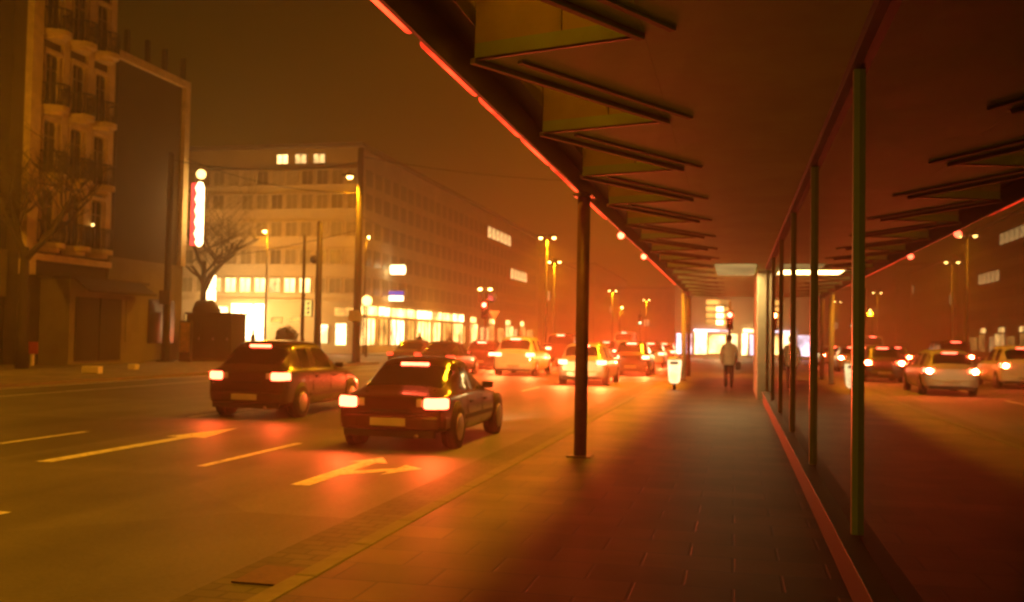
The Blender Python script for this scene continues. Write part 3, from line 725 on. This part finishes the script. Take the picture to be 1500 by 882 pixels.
# pylon sign at the side street
t = thing('pylon_sign', 'stacked white lit box sign on a pole beside the bare tree', 'sign', (-34.15,60,0))
MB().tube([(0,0.1,0),(0,0.1,3.2)],0.07,8).build('pole','mastpaint',t)
MB().box(-0.5,0.5,-0.12,0.12,4.42,5.3).build('upper_box','signwhite',t,bevel=0.08)
MB().box(-0.52,0.52,-0.12,0.12,3.55,4.38).build('middle_box','signwhite',t,bevel=0.08)
MB().box(-0.2,0.42,-0.12,0.12,3.1,3.51).build('lower_box','signwhite',t,bevel=0.08)
lamp('pylon_light','POINT',(0,-0.9,4.0),350,(1,0.5,0.13),t,0.5)

# ------------------------------------------------------------------ far buildings
def far_building(name, x0,x1,y0,y1,h,label,face,lit):
    t = thing(name, label, 'building', (0,0,0))
    MB().box(x0,x1,y0,y1,0,h).build('wall','farwall',t)
    MB().box(x0-0.3,x1+0.3,y0-0.3,y1+0.3,h+0.002,h+0.5).build('roof','roof',t)
    z = 4.6
    while z < h-2:
        if face == 'S':
            x = x0+1.2
            while x < x1-1:
                MB().box(x-0.6,x+0.6,y0-0.06,y0-0.003,z,z+1.5).build('window','farwin' if random.random()<lit else 'officeglass',t); x += 2.6
        else:
            y = y0+1.5
            while y < y1-1:
                MB().box(x1+0.003,x1+0.06,y-0.7,y+0.7,z,z+1.5).build('window','farwin' if random.random()<lit else 'officeglass',t); y += 3.2
        z += 3.1
    return t
far_building('terrace_building', -44,-30,156,196,14.5,'hazy block beyond the office on the left of the road','E',0.06)
far_building('terrace_building', -46,-28,200,262,16.5,'dim distant block behind the twin lamps on the left','E',0.05)
far_building('end_building', -26,-3.5,226,240,13.0,'hazy building closing the far end of the road','S',0.10)
# corner shops past the crossing, seen under the canopy
cs = thing('corner_shop', 'brightly lit shops past the end of the arcade behind the walking person', 'building', (0,0,0))
MB().box(-5.6,16,95,112,0,14).build('wall','farwall',cs)
MB().box(-5.9,16.3,94.7,112.3,14.002,14.5).build('roof','roof',cs)
for x0,x1,z0,z1,mt in ((-5.4,-4.0,0.3,2.2,'shopblue'),(-3.7,-2.6,0.3,2.35,'shopwhite'),(-2.4,-0.9,0.4,2.1,'shoplight'),(-0.7,0.2,0.3,2.2,'shopwhite'),(0.6,1.1,0.3,2.3,'shopwhite'),(1.3,2.4,0.3,2.2,'shopblue'),(2.8,5.5,0.3,2.3,'shoplight'),(6,9,0.3,2.3,'shopdim')):
    MB().box(x0,x1,94.93,94.997,z0,z1).build('shop_window',mt,cs)
MB().box(-3.8,-0.7,94.7,94.997,2.4,2.62).build('sign_band','shopblue',cs)
MB().box(0.7,2.6,94.7,94.997,2.4,2.7).build('sign_band','shopwhite',cs)
for i in range(4):
    MB().box(-2.7,-0.5,94.75,94.997,3.1+i*0.62,3.1+i*0.62+0.42).build('sign_panel','shopdim',cs)
    if i < 3: MB().box(-1.75,-1.1,94.6,94.745,3.05+i*0.62,3.05+i*0.62+0.45).build('lamp_box','signwhite',cs)
lamp('corner_shop_light','POINT',(-1,91.5,2.4),900,(1,0.6,0.22),cs,0.8)

o = MB().box(-0.17,0.17,-0.24,0.24,0,0.012).build('drain_cover','draincast',loc=(-3.0,6.2,RZ+0.008)); tag(o,'reddish drain cover set in the dark gutter near the viewer','drain')
# ------------------------------------------------------------------ traffic lights and signs
def signal(loc, z, label, red=True):
    t = thing('traffic_light', label, 'traffic light', loc)
    MB().tube([(0,0.2,0),(0,0.2,z+0.7)],0.06,8).build('pole','mastpaint',t)
    h = MB().box(-0.17,0.17,-0.02,0.14,z-0.75,z+0.22).build('signal_head','trim',t)
    for i in range(3):
        zz = z-0.3*i
        MB().tube([(0,-0.05,zz),(0,-0.021,zz)],0.125,14).build('lens', 'sigred' if (i==0 and red) else ('siggreen' if (i==2 and not red) else 'lensoff'), h)
        MB().tube([(0,-0.2,zz+0.02),(0,-0.03,zz+0.02)],0.14,12,cap=False).build('visor','trim',h)
    return t
t = signal((-13.15,51.8,0), 3.25, 'red traffic light on the island left of the white estate car')
MB().add([(0.28,-0.06,2.95),(0.86,-0.06,2.95),(0.57,-0.06,2.42),(0.28,-0.04,2.95),(0.86,-0.04,2.95),(0.57,-0.04,2.42)],[(0,2,1),(3,4,5),(0,1,4,3),(1,2,5,4),(2,0,3,5)]).build('yield_sign','whitesign',t)
MB().tube([(0.45,-0.05,3.7),(0.45,-0.02,3.7)],0.25,16).build('round_sign','bluesign',t)
MB().bar((0.06,0.1,2.9),(0.57,0.0,2.9),0.04,0.04).bar((0.06,0.1,3.6),(0.45,0.0,3.6),0.04,0.04).build('sign_bracket','mastpaint',t)
lamp('signal_glow','POINT',(0,-0.4,3.25),160,RED,t,0.12)
t = signal((-0.28,51.5,RZ), 2.95, 'red traffic light past the end of the arcade above the walking person')
lamp('signal_glow','POINT',(0,-0.4,2.95),160,RED,t,0.12)
signal((-9.3,100,RZ), 3.9, 'small green traffic light far down the road near the canopy end', False)
# twin dark signals with lamps, far
t = thing('gantry_lamp', 'pair of small lamps over dark signal boxes above the red light', 'street lamp', (-21.3,84,0))
MB().tube([(0,0.2,0),(0,0.2,5.9)],0.08,8).build('pole','mastpaint',t)
MB().bar((-0.6,0.2,5.85),(0.6,0.2,5.85),0.06,0.06).build('arm','mastpaint',t)
for s in (-0.45,0.45):
    MB().box(s-0.22,s+0.22,0,0.15,4.5,5.5).build('signal_box','trim',t)
    MB().ball((s,0,5.68),0.2,6,0.6).build('bulb','sodium',t)
# far left pavement bits
t = thing('warning_sign', 'small red square sign on a short pale post at the far left', 'sign', (-28.6,36.2,0))
MB().box(-0.06,0.06,-0.05,0.05,0,0.62).build('post','whitesign',t)
MB().box(-0.3,0.3,-0.09,-0.055,0.5,1.0).build('plate','redsign',t)
o = MB().box(-0.34,0.34,-0.14,0.14,0,0.26).build('concrete_block','whitesign',loc=(-22.2,31.2,0.002),bevel=0.03); tag(o,'longer pale concrete block lying at the far kerb','block')
o = MB().box(-0.17,0.17,-0.14,0.14,0,0.22).build('concrete_block','whitesign',loc=(-23.2,35.2,0.002),bevel=0.03); tag(o,'small pale concrete block at the far kerb','block')
t = thing('poster_stand', 'narrow upright poster stand with a faded orange poster beside the dark mast', 'sign', (-27.5,46.2,0))
MB().box(-0.32,0.32,-0.1,0.1,0,2.1).build('frame','darksteel',t,bevel=0.02)
MB().box(-0.26,0.26,-0.115,-0.102,0.5,2.0).build('poster','poster',t)

# litter bin at the pavement edge
t = thing('litter_bin', 'white cylindrical bin with an added glow, on a thin stem at the pavement edge', 'bin', (-1.85,31.6,0))
MB().tube([(0,0,0),(0,0,0.3)],0.05,8).build('stem','darksteel',t)
MB().lathe([(0.1,0.2),(0.165,0.26),(0.19,0.45),(0.215,0.8),(0.215,0.93)],16).build('drum','binglow',t)  # emissive drum stands in for light falling on white plastic
MB().box(-0.13,0.13,-0.222,-0.19,0.8,0.88).build('opening','darksteel',t)
MB().lathe([(0.225,0.932),(0.225,0.96),(0.15,1.02),(0.02,1.03)],16).build('lid','binwhite',t)

# ------------------------------------------------------------------ trees
def bare_tree(loc, H, lean, label, seed, r0=0.22, spread=0.6, levels=5):
    rnd = random.Random(seed)
    t = thing('bare_tree', label, 'tree', loc)
    tr = MB(); cr = MB()
    def grow(p, d, L, r, lv):
        n = 4; pts = [p]; rs = [r]; dd = d.copy()
        for i in range(n):
            dd = (dd + Vector((rnd.uniform(-.2,.2), rnd.uniform(-.2,.2), rnd.uniform(-.02,.16)))*(0.5 if lv==0 else 1)).normalized()
            pts.append(pts[-1]+dd*L/n); rs.append(r*(1-0.42*(i+1)/n))
        (tr if lv < 2 else cr).tube(pts, rs, 7 if lv < 2 else 4)
        if lv >= levels: return
        for i in range(rnd.choice((3,3,4)) if lv else 5):
            f = rnd.uniform(0.35,1.0) if lv else rnd.uniform(0.55,1.0)
            k = min(n-1,int(f*n)); q = pts[k].lerp(pts[k+1], f*n-k)
            a = rnd.uniform(0,2*PI)
            nd = (dd*0.6 + Vector((math.cos(a),math.sin(a),0.25))*spread*rnd.uniform(.7,1.3)).normalized()
            grow(q, nd, L*rnd.uniform(0.52,0.75), max(0.008, r*0.5*rnd.uniform(.8,1.1)), lv+1)
    grow(Vector((0,0,-0.05)), Vector((lean[0],lean[1],1)).normalized(), H*0.42, r0, 0)
    tr.build('trunk','bark',t); cr.build('crown','bark',t)
    return t
bare_tree((-27.0,33.6,0), 11.5, (0.02,0.0), 'dark bare tree in front of the ornate house', 3, 0.26, 0.75)
bare_tree((-32.9,57.0,0), 14.5, (0.05,0), 'bare spreading tree before the pale office front', 11, 0.26, 1.15)
# clipped round shrub in front of the office
sh = thing('shrub', 'dark rounded shrub in front of the bright shop', 'plant', (-23.85,50.2,0))
MB().tube([(0,0,0),(0.02,0,0.8)],0.08,6).build('trunk','bark',sh)
rnd = random.Random(5); lf = MB()
for i in range(1500):
    while True:
        p = Vector((rnd.uniform(-1,1),rnd.uniform(-1,1),rnd.uniform(-1,1)))
        if 0.35 < p.length < 1: break
    p *= (0.86+0.2*math.sin(5*p.x+3)*math.sin(4*p.z))
    c = Vector((p.x*0.72,p.y*0.72,1.25+p.z*0.8)); a = Vector((rnd.gauss(0,1),rnd.gauss(0,1),rnd.gauss(0,1))).normalized(); b = a.orthogonal().normalized()
    lf.add([c-a*.07,c+b*.045,c+a*.07,c-b*.045],[(0,1,2,3)])
lf.build('crown','leaf',sh)

# ------------------------------------------------------------------ cars
def car(name, label, cat, loc, paint, L=4.1, W=1.7, H=1.46, style='hatch', tail='tail', brake=True, glow=0, heads=0, group='cars driving away from the viewer', rz=0.0, det=False):
    """rear bumper centre at the origin, nose towards +y"""
    t = thing(name, label, cat, loc, rz, group)
    hw = W/2; zb = 0.52*H+0.16 if style!='low' else 0.80   # belt line
    zb = min(zb, H-0.42)
    if style == 'hatch': yr0,yr1,yf1,yf0 = 0.10,0.62,L*0.52,L*0.74
    elif style == 'estate': yr0,yr1,yf1,yf0 = 0.08,0.40,L*0.52,L*0.73
    elif style == 'van': yr0,yr1,yf1,yf0 = 0.05,0.16,L*0.72,L*0.90
    else: yr0,yr1,yf1,yf0 = 0.50,1.20,L*0.50,L*0.70     # saloon / low
    zt = H-0.03; z0 = zb-0.01; wt = hw*(0.72 if style != 'van' else 0.84); yB = yr1+(yf1-yr1)*0.5
    # (y, sill, belt, width factor, roof height or None where there is only a deck)
    st = [(0.0,0.27,zb-0.09,0.88,None),(0.03,0.24,zb-0.05,0.95,None),(yr0,0.22,zb,0.985,None),(yr1,0.2,zb,1.0,H-0.05),(yr1+0.10,0.19,zb,1.0,H-0.015),
          (yB-0.05,0.18,zb,1.0,H),(yB+0.05,0.18,zb,1.0,H),(yf1-0.06,0.18,zb-0.005,1.0,H-0.015),(yf1+0.03,0.18,zb-0.01,1.0,H-0.06),
          (yf0,0.19,zb-0.03,1.0,None),(L*0.88 if style!='van' else L*0.95,0.2,zb-0.13,0.97,None),(L*0.97,0.22,zb-0.25,0.90,None),(L,0.28,zb-0.32,0.80,None)]
    vs = []; fs = []; mi = []; n = 16
    for y,s0,bt,k,rf in st:
        w_ = hw*k; zm = (s0+bt)*0.5
        if rf: half = [(0,s0),(w_*.88,s0),(w_*.985,s0+.10),(w_,zm),(w_*.985,bt-.05),(w_*.91,bt+.01),(wt,rf-.07),(wt*.78,rf),(0,rf+.012)]
        else: half = [(0,s0),(w_*.88,s0),(w_*.985,s0+.10),(w_,zm),(w_*.975,bt-.06),(w_*.90,bt),(w_*.74,bt+.02),(w_*.4,bt+.035),(0,bt+.04)]
        ring = half + [(-x,z) for x,z in half[-2:0:-1]]
        vs += [(x,y,z) for x,z in ring]
    for q in range(len(st)-1):
        for k in range(n):
            a = q*n+k; c = q*n+(k+1)%n
            fs.append((a,a+n,c+n,c))
            top = k in (6,7,8,9); sidew = k in (5,10); m_ = 0
            if q == 2 and top: m_ = 1
            if q == 8 and top: m_ = 2
            if sidew and style != 'van' and q in (4,): m_ = 3
            if sidew and q in (6,7): m_ = 4
            mi.append(m_ if not (m_ in (3,4) and k == 10) else m_+2)
    fs.append(tuple(range(n))); mi.append(0); fs.append(tuple((len(st)-1)*n+k for k in range(n-1,-1,-1))); mi.append(0)
    me = bpy.data.meshes.new('shell'); me.from_pydata(vs,[],fs)
    for k_ in range(7): me.materials.append(M[paint])
    for p,m_ in zip(me.polygons,mi): p.material_index = m_
    so = bpy.data.objects.new('shell',me); COL.objects.link(so)
    cr_ = me.attributes.new('crease_edge','FLOAT','EDGE')
    for e in me.edges:
        a,c = e.vertices; q1,q2 = a//n, c//n; k1,k2 = a%n, c%n
        if q1 != q2 and k1 == k2 and k1 in (5,11): cr_.data[e.index].value = 0.55
        if q1 == q2 and q1 in (0,): cr_.data[e.index].value = 0.6
    sd = so.modifiers.new('sub','SUBSURF'); sd.levels = 2
    m2 = bpy.data.meshes.new_from_object(so.evaluated_get(bpy.context.evaluated_depsgraph_get()))
    bpy.data.objects.remove(so)
    names = {0:'body',1:'rear_window',2:'windscreen',3:'side_window',4:'side_window',5:'side_window',6:'side_window'}
    for idx,nm in names.items():
        fc = [list(p.vertices) for p in m2.polygons if p.material_index == idx]
        if not fc: continue
        used = sorted({v for f in fc for v in f}); mp = {v:i_ for i_,v in enumerate(used)}
        MB().add([m2.vertices[v].co for v in used],[tuple(mp[v] for v in f) for f in fc],0,True).build(nm, paint if idx == 0 else 'carglass', t)
    MB().prism([(-hw*.97,.34),(-hw*.955,.12),(-hw*.86,-.01),(-hw*.6,-.06),(0,-.085),(hw*.6,-.06),(hw*.86,-.01),(hw*.955,.12),(hw*.97,.34)],0.30,0.50).build('bumper',paint if style!='van' else 'trim',t,bevel=0.035)
    MB().box(-hw*.8,hw*.8,-0.05,0.03,0.20,0.298).build('valance','trim',t)
    MB().box(-0.26,0.26,-0.108,-0.092,0.36,0.47).build('number_plate','plate',t)
    zl = zb-0.20
    for s in (-1,1):
        pl_ = [(s*a_,b_) for a_,b_ in ((hw*.60,-.045),(hw*.80,-.04),(hw*.93,.005),(hw*1.0,.16),(hw*.9,.19),(hw*.6,.08))]
        MB().prism(pl_ if s > 0 else pl_[::-1], zl, zl+0.15).build('tail_light',tail,t,bevel=0.03)
        MB().box(s*hw*.58-0.15,s*hw*.58+0.15,L-0.10,L+0.01,0.46,0.60).build('headlight','headlamp' if heads else 'plate',t,bevel=0.03)
        MB().box(s*(hw-.05)-.09,s*(hw-.05)+.09,L*0.64,L*0.64+0.07,zb-0.0,zb+0.10).build('door_mirror','trim',t,bevel=0.02)
        for y in (0.68,L-0.78):
            MB().tube([(s*(hw-.1),y,0.33),(s*(hw-.004),y,0.33)],0.36,22).build('wheel_arch','trim',t)
            wv = MB().tube([(s*(hw-.2),y,0.31),(s*(hw-.17),y,0.31),(s*(hw+.0),y,0.31),(s*(hw+.012),y,0.31)],[0.29,0.31,0.31,0.28],20).build('wheel','rubber',t)
            MB().tube([(s*(hw+.0125),y,0.31),(s*(hw+.022),y,0.31)],[0.2,0.17],14).build('rim','rim',wv)
    if det:
        for s in (-1,1):
            zz0, zz1 = 0.20, zb; zm = (zz0+zz1)/2
            for y in (L*0.30, L*0.52, L*0.735):
                MB().tube([(s*(hw*.97+.001),y,zz0+.1),(s*(hw+.001),y,zm),(s*(hw*.97+.001),y,zz1-.07)],0.006,5).build('door_seam','trim',t)
            for y in (L*0.33, L*0.55):
                MB().box(s*hw*.985-.018,s*hw*.985+.022,y,y+0.17,zb-0.17,zb-0.135).build('door_handle','trim',t,bevel=0.006)
            MB().box(s*(hw-.02)-.012,s*(hw-.02)+.025,1.05,L-1.15,0.40,0.47).build('rub_strip','trim',t,bevel=0.006)
            MB().box(s*hw*.52-.05,s*hw*.52+.05,-0.012,0.06,zl+0.02,zl+0.14).build('reversing_light','plate',t,bevel=0.02)
        MB().tube([(-hw*.66,0.0,0.53),(hw*.66,0.0,0.53)],0.007,5).build('tailgate_seam','trim',t)
        MB().box(-0.3,0.3,-0.018,0.01,zl-0.06,zl-0.02).build('tailgate_handle','trim',t,bevel=0.008)
        yw = yr0+(yr1-yr0)*0.2; zw = z0+(zt-z0)*0.2
        MB().bar((-0.02,yw-0.03,zw),(0.42,yw-0.01+(yr1-yr0)*0.12,zw+(zt-z0)*0.12),0.014,0.014).build('rear_wiper','trim',t)
        MB().tube([(hw*.5,-0.08,0.22),(hw*.5,0.2,0.22)],0.03,10).build('exhaust','rim',t)
        MB().tube([(hw*.3,L*.5,H-.005),(hw*.3,L*.5-.12,H+.22)],0.006,5).build('aerial','trim',t)
    if brake:
        yk = yr0+(yr1-yr0)*0.9
        MB().box(-0.22,0.22,yk-0.06,yk-0.012,zt-0.10,zt-0.05).build('brake_light',tail,t,bevel=0.01)
    if glow:
        for s in (-1,1): lamp('tail_glow','SPOT',(s*hw*.8,-0.12,zl+0.06),glow*1.5,RED,t,0.08,(0,-1,-0.34),130,0.8)
    if heads:
        lamp('headlight_beam','SPOT',(0,L+0.1,0.62),heads,(1,0.6,0.2),t,0.12,(0,1,-0.035),50,0.8)
    return t
car('hatchback','dark hatchback in the second lane with lit tail lights and high brake light','car',(-9.05,17.4,RZ),'cardark',4.0,1.68,1.48,'hatch',glow=70,heads=3500,det=True)
car('sports_coupe','low dark red coupe nearest the viewer in the first lane, tail lights lit','car',(-4.75,13.4,RZ),'carred',3.9,1.66,1.30,'low',glow=110,heads=2500,det=True)
car('estate_car','white estate car with brilliant tail lights in the second lane','car',(-9.15,41.2,RZ),'carwhite',4.5,1.78,1.66,'estate',tail='tailhot',glow=750)
car('estate_car','silver estate car half hidden by the nearest canopy column','car',(-5.2,34.4,RZ),'carsilver',4.4,1.72,1.48,'estate',tail='tailhot',glow=750)
car('compact_car','dark compact car with bright lights queueing right of the silver estate','car',(-4.55,44.5,RZ),'cardark',3.9,1.68,1.55,'hatch',tail='tailhot',glow=800)
car('compact_car','small pale car ahead of the queue beside the kerb','car',(-4.9,59,RZ),'carsilver',3.9,1.66,1.5,'hatch',tail='tailhot',glow=700)
car('people_carrier','tall brown people carrier ahead of the white estate car','car',(-9.9,57,RZ),'carbrown',4.6,1.8,1.9,'van',tail='tailhot',glow=650)
car('hatchback','small white hatchback far down the first lane','car',(-5.0,72,RZ),'carwhite',3.8,1.65,1.45,'hatch',tail='tailhot',glow=650)
car('compact_car','brown compact car far down the second lane','car',(-8.8,69,RZ),'carbrown',3.9,1.66,1.5,'hatch',tail='tailhot',glow=650)
car('hatchback','dark hatchback next to the white estate in the third lane','car',(-12.3,47.5,RZ),'carred',3.9,1.66,1.45,'hatch',tail='tailhot',glow=700)
car('delivery_van','tall pale delivery van far down the second lane','van',(-9.4,86,RZ),'carwhite',5.2,1.9,2.3,'van',tail='tailhot',glow=700)
car('saloon_car','dark saloon in the third lane left of the traffic light','car',(-12.0,39,RZ),'cardark',4.4,1.72,1.42,'saloon','taildim',False)
car('saloon_car','dark brown saloon behind the hatchback in the outer lane','car',(-15.0,44,RZ),'carbrown',4.4,1.72,1.42,'saloon','taildim',False)
kb = thing('utility_kiosk','big dark windowless kiosk with a rounded hump on its roof by the dark mast','kiosk',(-27.25,48.0,0))
MB().box(-1.33,1.33,0,1.6,0.12,2.45).build('wall','cardark_matt',kb,bevel=0.04)
MB().box(-1.38,1.38,-0.05,1.65,0.0,0.118).build('base','kerb',kb)
MB().box(-1.4,1.4,-0.07,1.67,2.452,2.58).build('roof','darksteel',kb,bevel=0.03)
MB().tube([(-1.2,0.8,2.55),(-1.0,0.8,2.75),(-0.35,0.8,2.8),(0.1,0.8,2.6)],[0.3,0.5,0.5,0.2],14).build('hump','darksteel',kb)
for x0 in (-1.2,-0.38,0.44): 
    d = MB().box(x0,x0+0.76,-0.035,-0.003,0.2,2.35).build('door','darksteel',kb,bevel=0.008)
    MB().box(x0+0.64,x0+0.7,-0.07,-0.036,1.1,1.25).build('handle','rim',d)

# ------------------------------------------------------------------ people
def person(label, loc, rz, top, legs, stride=0.22, group=None, hairlen=0.0, arm=0.1):
    t = thing('person', label, 'person', loc, rz, group)
    V = []; E_ = []; Rr = []
    def add(p, r, par=None):
        V.append(p); Rr.append(r)
        if par is not None: E_.append((par, len(V)-1))
        return len(V)-1
    pel = add((0,0,0.95),0.165); wa = add((0,0,1.08),0.155,pel); ch = add((0,0.01,1.28),0.17,wa); sh_ = add((0,0,1.42),0.11,ch)
    nk = add((0,0.01,1.5),0.052,sh_); hd = add((0,0.025,1.58),0.075,nk); h2 = add((0,0.02,1.66),0.088,hd); h3 = add((0,0.01,1.74),0.06,h2)
    ns = add((0,0.115,1.62),0.014,hd)
    for s, f in ((-1,1),(1,-1)):
        hp = add((s*0.09,0,0.88),0.095,pel); kn = add((s*0.095,0.5*stride*f+0.04,0.5),0.08,hp); an = add((s*0.095,stride*f-(0.04 if f<0 else 0),0.1),0.065,kn)
        he = add((s*0.095,stride*f-0.02,0.05),0.042,an); to = add((s*0.1,stride*f+0.17,0.035),0.032,he)
        so = add((s*0.19,0,1.39),0.075,sh_); el = add((s*0.255,-0.03-arm*f,1.13),0.062,so); wr = add((s*0.235,0.08-arm*1.6*f,0.9),0.042,el)
        pa = add((s*0.235,0.1-arm*1.7*f,0.84),0.026,wr)
        bx, by = s*0.235, 0.1-arm*1.7*f
        for i,(dy,l) in enumerate(((-0.03,0.06),(-0.01,0.075),(0.01,0.07),(0.028,0.055))):
            a = add((bx,by+dy,0.795),0.009,pa); c = add((bx-s*0.012,by+dy+0.01,0.795-l*0.6),0.008,a); add((bx-s*0.03,by+dy+0.012,0.795-l),0.007,c)
        a = add((bx-s*0.02,by+0.045,0.83),0.01,pa); add((bx-s*0.035,by+0.06,0.79),0.008,a)
    me = bpy.data.meshes.new('person_body'); me.from_pydata(V,E_,[])
    o = bpy.data.objects.new('body', me); COL.objects.link(o)
    bpy.context.view_layer.objects.active = o
    sk = o.modifiers.new('skin','SKIN'); sk.use_smooth_shade = True
    for i, r in enumerate(Rr):
        me.skin_vertices[0].data[i].radius = (r, r*(0.72 if i in (0,1,2,3) else 0.95))
    me.skin_vertices[0].data[0].use_root = True
    ss = o.modifiers.new('sub','SUBSURF'); ss.levels = 1; ss.render_levels = 1
    dg = bpy.context.evaluated_depsgraph_get(); ev = o.evaluated_get(dg)
    m2 = bpy.data.meshes.new_from_object(ev); o.modifiers.clear(); o.data = m2
    m2.materials.clear()
    for k in ('skin', top, legs, 'shoe'): m2.materials.append(M[k])
    for p in m2.polygons:
        x,y,z = p.center
        if z > 1.49: p.material_index = 0
        elif z < 0.09: p.material_index = 3
        elif abs(x) > 0.2 and z < 0.9: p.material_index = 0
        elif z > 0.8 : p.material_index = 1
        else: p.material_index = 2
        p.use_smooth = True
    o.parent = t
    hm = MB().ball((0,-0.005,1.68),0.105,8,1.0)
    if hairlen: hm.lathe([(0.07,-hairlen),(0.1,-hairlen*0.5),(0.1,0.0)],12,(0,-0.03,1.66))
    hm.build('hair','hair',t)
    MB().lathe([(0.19,0.76),(0.205,0.78),(0.21,0.95),(0.195,1.12),(0.215,1.28),(0.205,1.36),(0.15,1.44),(0.085,1.5),(0.075,1.53)],16).build('coat', top, t).scale = (1,0.74,1)
    return t
person('person in a pale jacket and dark trousers walking away under the arcade',(-0.2,33.8,0),0.0,'jacket','darkcloth',0.12,None,0.12)
bg = thing('handbag','dark shoulder bag hanging at the side of the walking person','bag',(0.03,33.75,0))
MB().box(-0.02,0.16,-0.17,0.17,0.62,0.88).build('body','bag',bg,bevel=0.04)
MB().tube([(0.07,-0.13,0.87),(0.03,-0.06,1.15),(0.02,0,1.2),(0.03,0.06,1.15),(0.07,0.13,0.87)],0.012,6).build('strap','bag',bg)
P = 'pedestrians outside the shops across the road'
person('person in dark clothes, left of two silhouettes in front of the white shop window',(-37.9,72,0),1.2,'darkcloth','darkcloth',0.15,P)
person('person in a brown coat, right of two silhouettes in front of the white shop window',(-36.9,71.8,0),-0.9,'browncloth','darkcloth',0.1,P)
person('person in dark clothes passing the side shops right of the catenary mast',(-24.6,76,0),0.3,'darkcloth','darkcloth',0.2,P)
person('person in a brown coat farther along the side shops',(-25.0,86,0),PI,'browncloth','darkcloth',0.2,P)

# ------------------------------------------------------------------ haze
hz = MB().box(-130, 60, -40, 300, -1.6, 32).build('haze','asphalt')
hm, nt, out = new_mat('haze_air')
pv = nt.nodes.new('ShaderNodeVolumePrincipled')
pv.inputs['Color'].default_value = (0.95,0.82,0.55,1); pv.inputs['Density'].default_value = 0.0038
pv.inputs['Anisotropy'].default_value = 0.72
pv.inputs['Density Attribute'].default_value = ''
nt.links.new(pv.outputs['Volume'], out.inputs['Volume'])
try: hm.cycles.homogeneous_volume = True
except Exception: pass
hz.data.materials.clear(); hz.data.materials.append(hm)
struct(hz,'stuff'); hz.display_type = 'WIRE'

# ------------------------------------------------------------------ night sky: city glow in the cloud
w = bpy.data.worlds.new('World'); S.world = w; w.use_nodes = True
nt = w.node_tree; nt.nodes.clear()
out = nt.nodes.new('ShaderNodeOutputWorld'); bgd = nt.nodes.new('ShaderNodeBackground')
tc = nt.nodes.new('ShaderNodeTexCoord'); sp = nt.nodes.new('ShaderNodeSeparateXYZ')
nt.links.new(tc.outputs['Generated'], sp.inputs['Vector'])
cr = nt.nodes.new('ShaderNodeValToRGB')
cr.color_ramp.elements[0].position = 0.0; cr.color_ramp.elements[0].color = (0.09,0.035,0.0002,1)
cr.color_ramp.elements[1].position = 0.34; cr.color_ramp.elements[1].color = (0.009,0.0062,0.0,1)
e2 = cr.color_ramp.elements.new(0.13); e2.color = (0.036,0.0165,0.0001,1)
nt.links.new(sp.outputs['Z'], cr.inputs['Fac'])
sky = nt.nodes.new('ShaderNodeTexSky'); sky.sky_type = 'NISHITA'; sky.sun_disc = False
sky.sun_elevation = R(-4); sky.sun_rotation = R(200)
mx = nt.nodes.new('ShaderNodeMix'); mx.data_type = 'RGBA'; mx.blend_type = 'MULTIPLY'; mx.inputs['Factor'].default_value = 1
nt.links.new(sky.outputs['Color'], mx.inputs['A']); mx.inputs['B'].default_value = (0.05,0.02,0.002,1)
ad = nt.nodes.new('ShaderNodeMix'); ad.data_type = 'RGBA'; ad.blend_type = 'ADD'; ad.inputs['Factor'].default_value = 1
nt.links.new(cr.outputs['Color'], ad.inputs['A']); nt.links.new(mx.outputs['Result'], ad.inputs['B'])
nt.links.new(ad.outputs['Result'], bgd.inputs['Color']); bgd.inputs['Strength'].default_value = 1.0
nt.links.new(bgd.outputs['Background'], out.inputs['Surface'])

# ------------------------------------------------------------------ camera
yaw, pitch, roll = R(12.6707), R(2.086), 0.018
fwd = Vector((-math.sin(yaw)*math.cos(pitch), math.cos(yaw)*math.cos(pitch), math.sin(pitch)))
rt = Vector((math.cos(yaw), math.sin(yaw), 0)); up = rt.cross(fwd)
r2 = rt*math.cos(roll)+up*math.sin(roll); u2 = -rt*math.sin(roll)+up*math.cos(roll)
cd = bpy.data.cameras.new('camera'); co = bpy.data.objects.new('camera', cd); COL.objects.link(co)
mtx = Matrix(((r2.x,u2.x,-fwd.x,0),(r2.y,u2.y,-fwd.y,0),(r2.z,u2.z,-fwd.z,1.55),(0,0,0,1)))
co.matrix_world = mtx
cd.sensor_width = 36; cd.lens = 36*1458/1500; cd.clip_end = 2000; cd.clip_start = 0.05
cd.dof.use_dof = True; cd.dof.focus_distance = 2.6; cd.dof.aperture_fstop = 4.8
S.camera = co

# ------------------------------------------------------------------ render settings
S.view_settings.view_transform = 'Standard'; S.view_settings.look = 'None'
S.view_settings.exposure = -0.12; S.view_settings.gamma = 1; S.view_settings.use_curve_mapping = False
cy = S.cycles
cy.use_denoising = True; cy.max_bounces = 6; cy.diffuse_bounces = 3; cy.glossy_bounces = 3; cy.transparent_max_bounces = 12
cy.volume_bounces = 0; cy.sample_clamp_indirect = 5.0; cy.use_adaptive_sampling = False; cy.use_light_tree = True
cy.caustics_reflective = False; cy.caustics_refractive = False
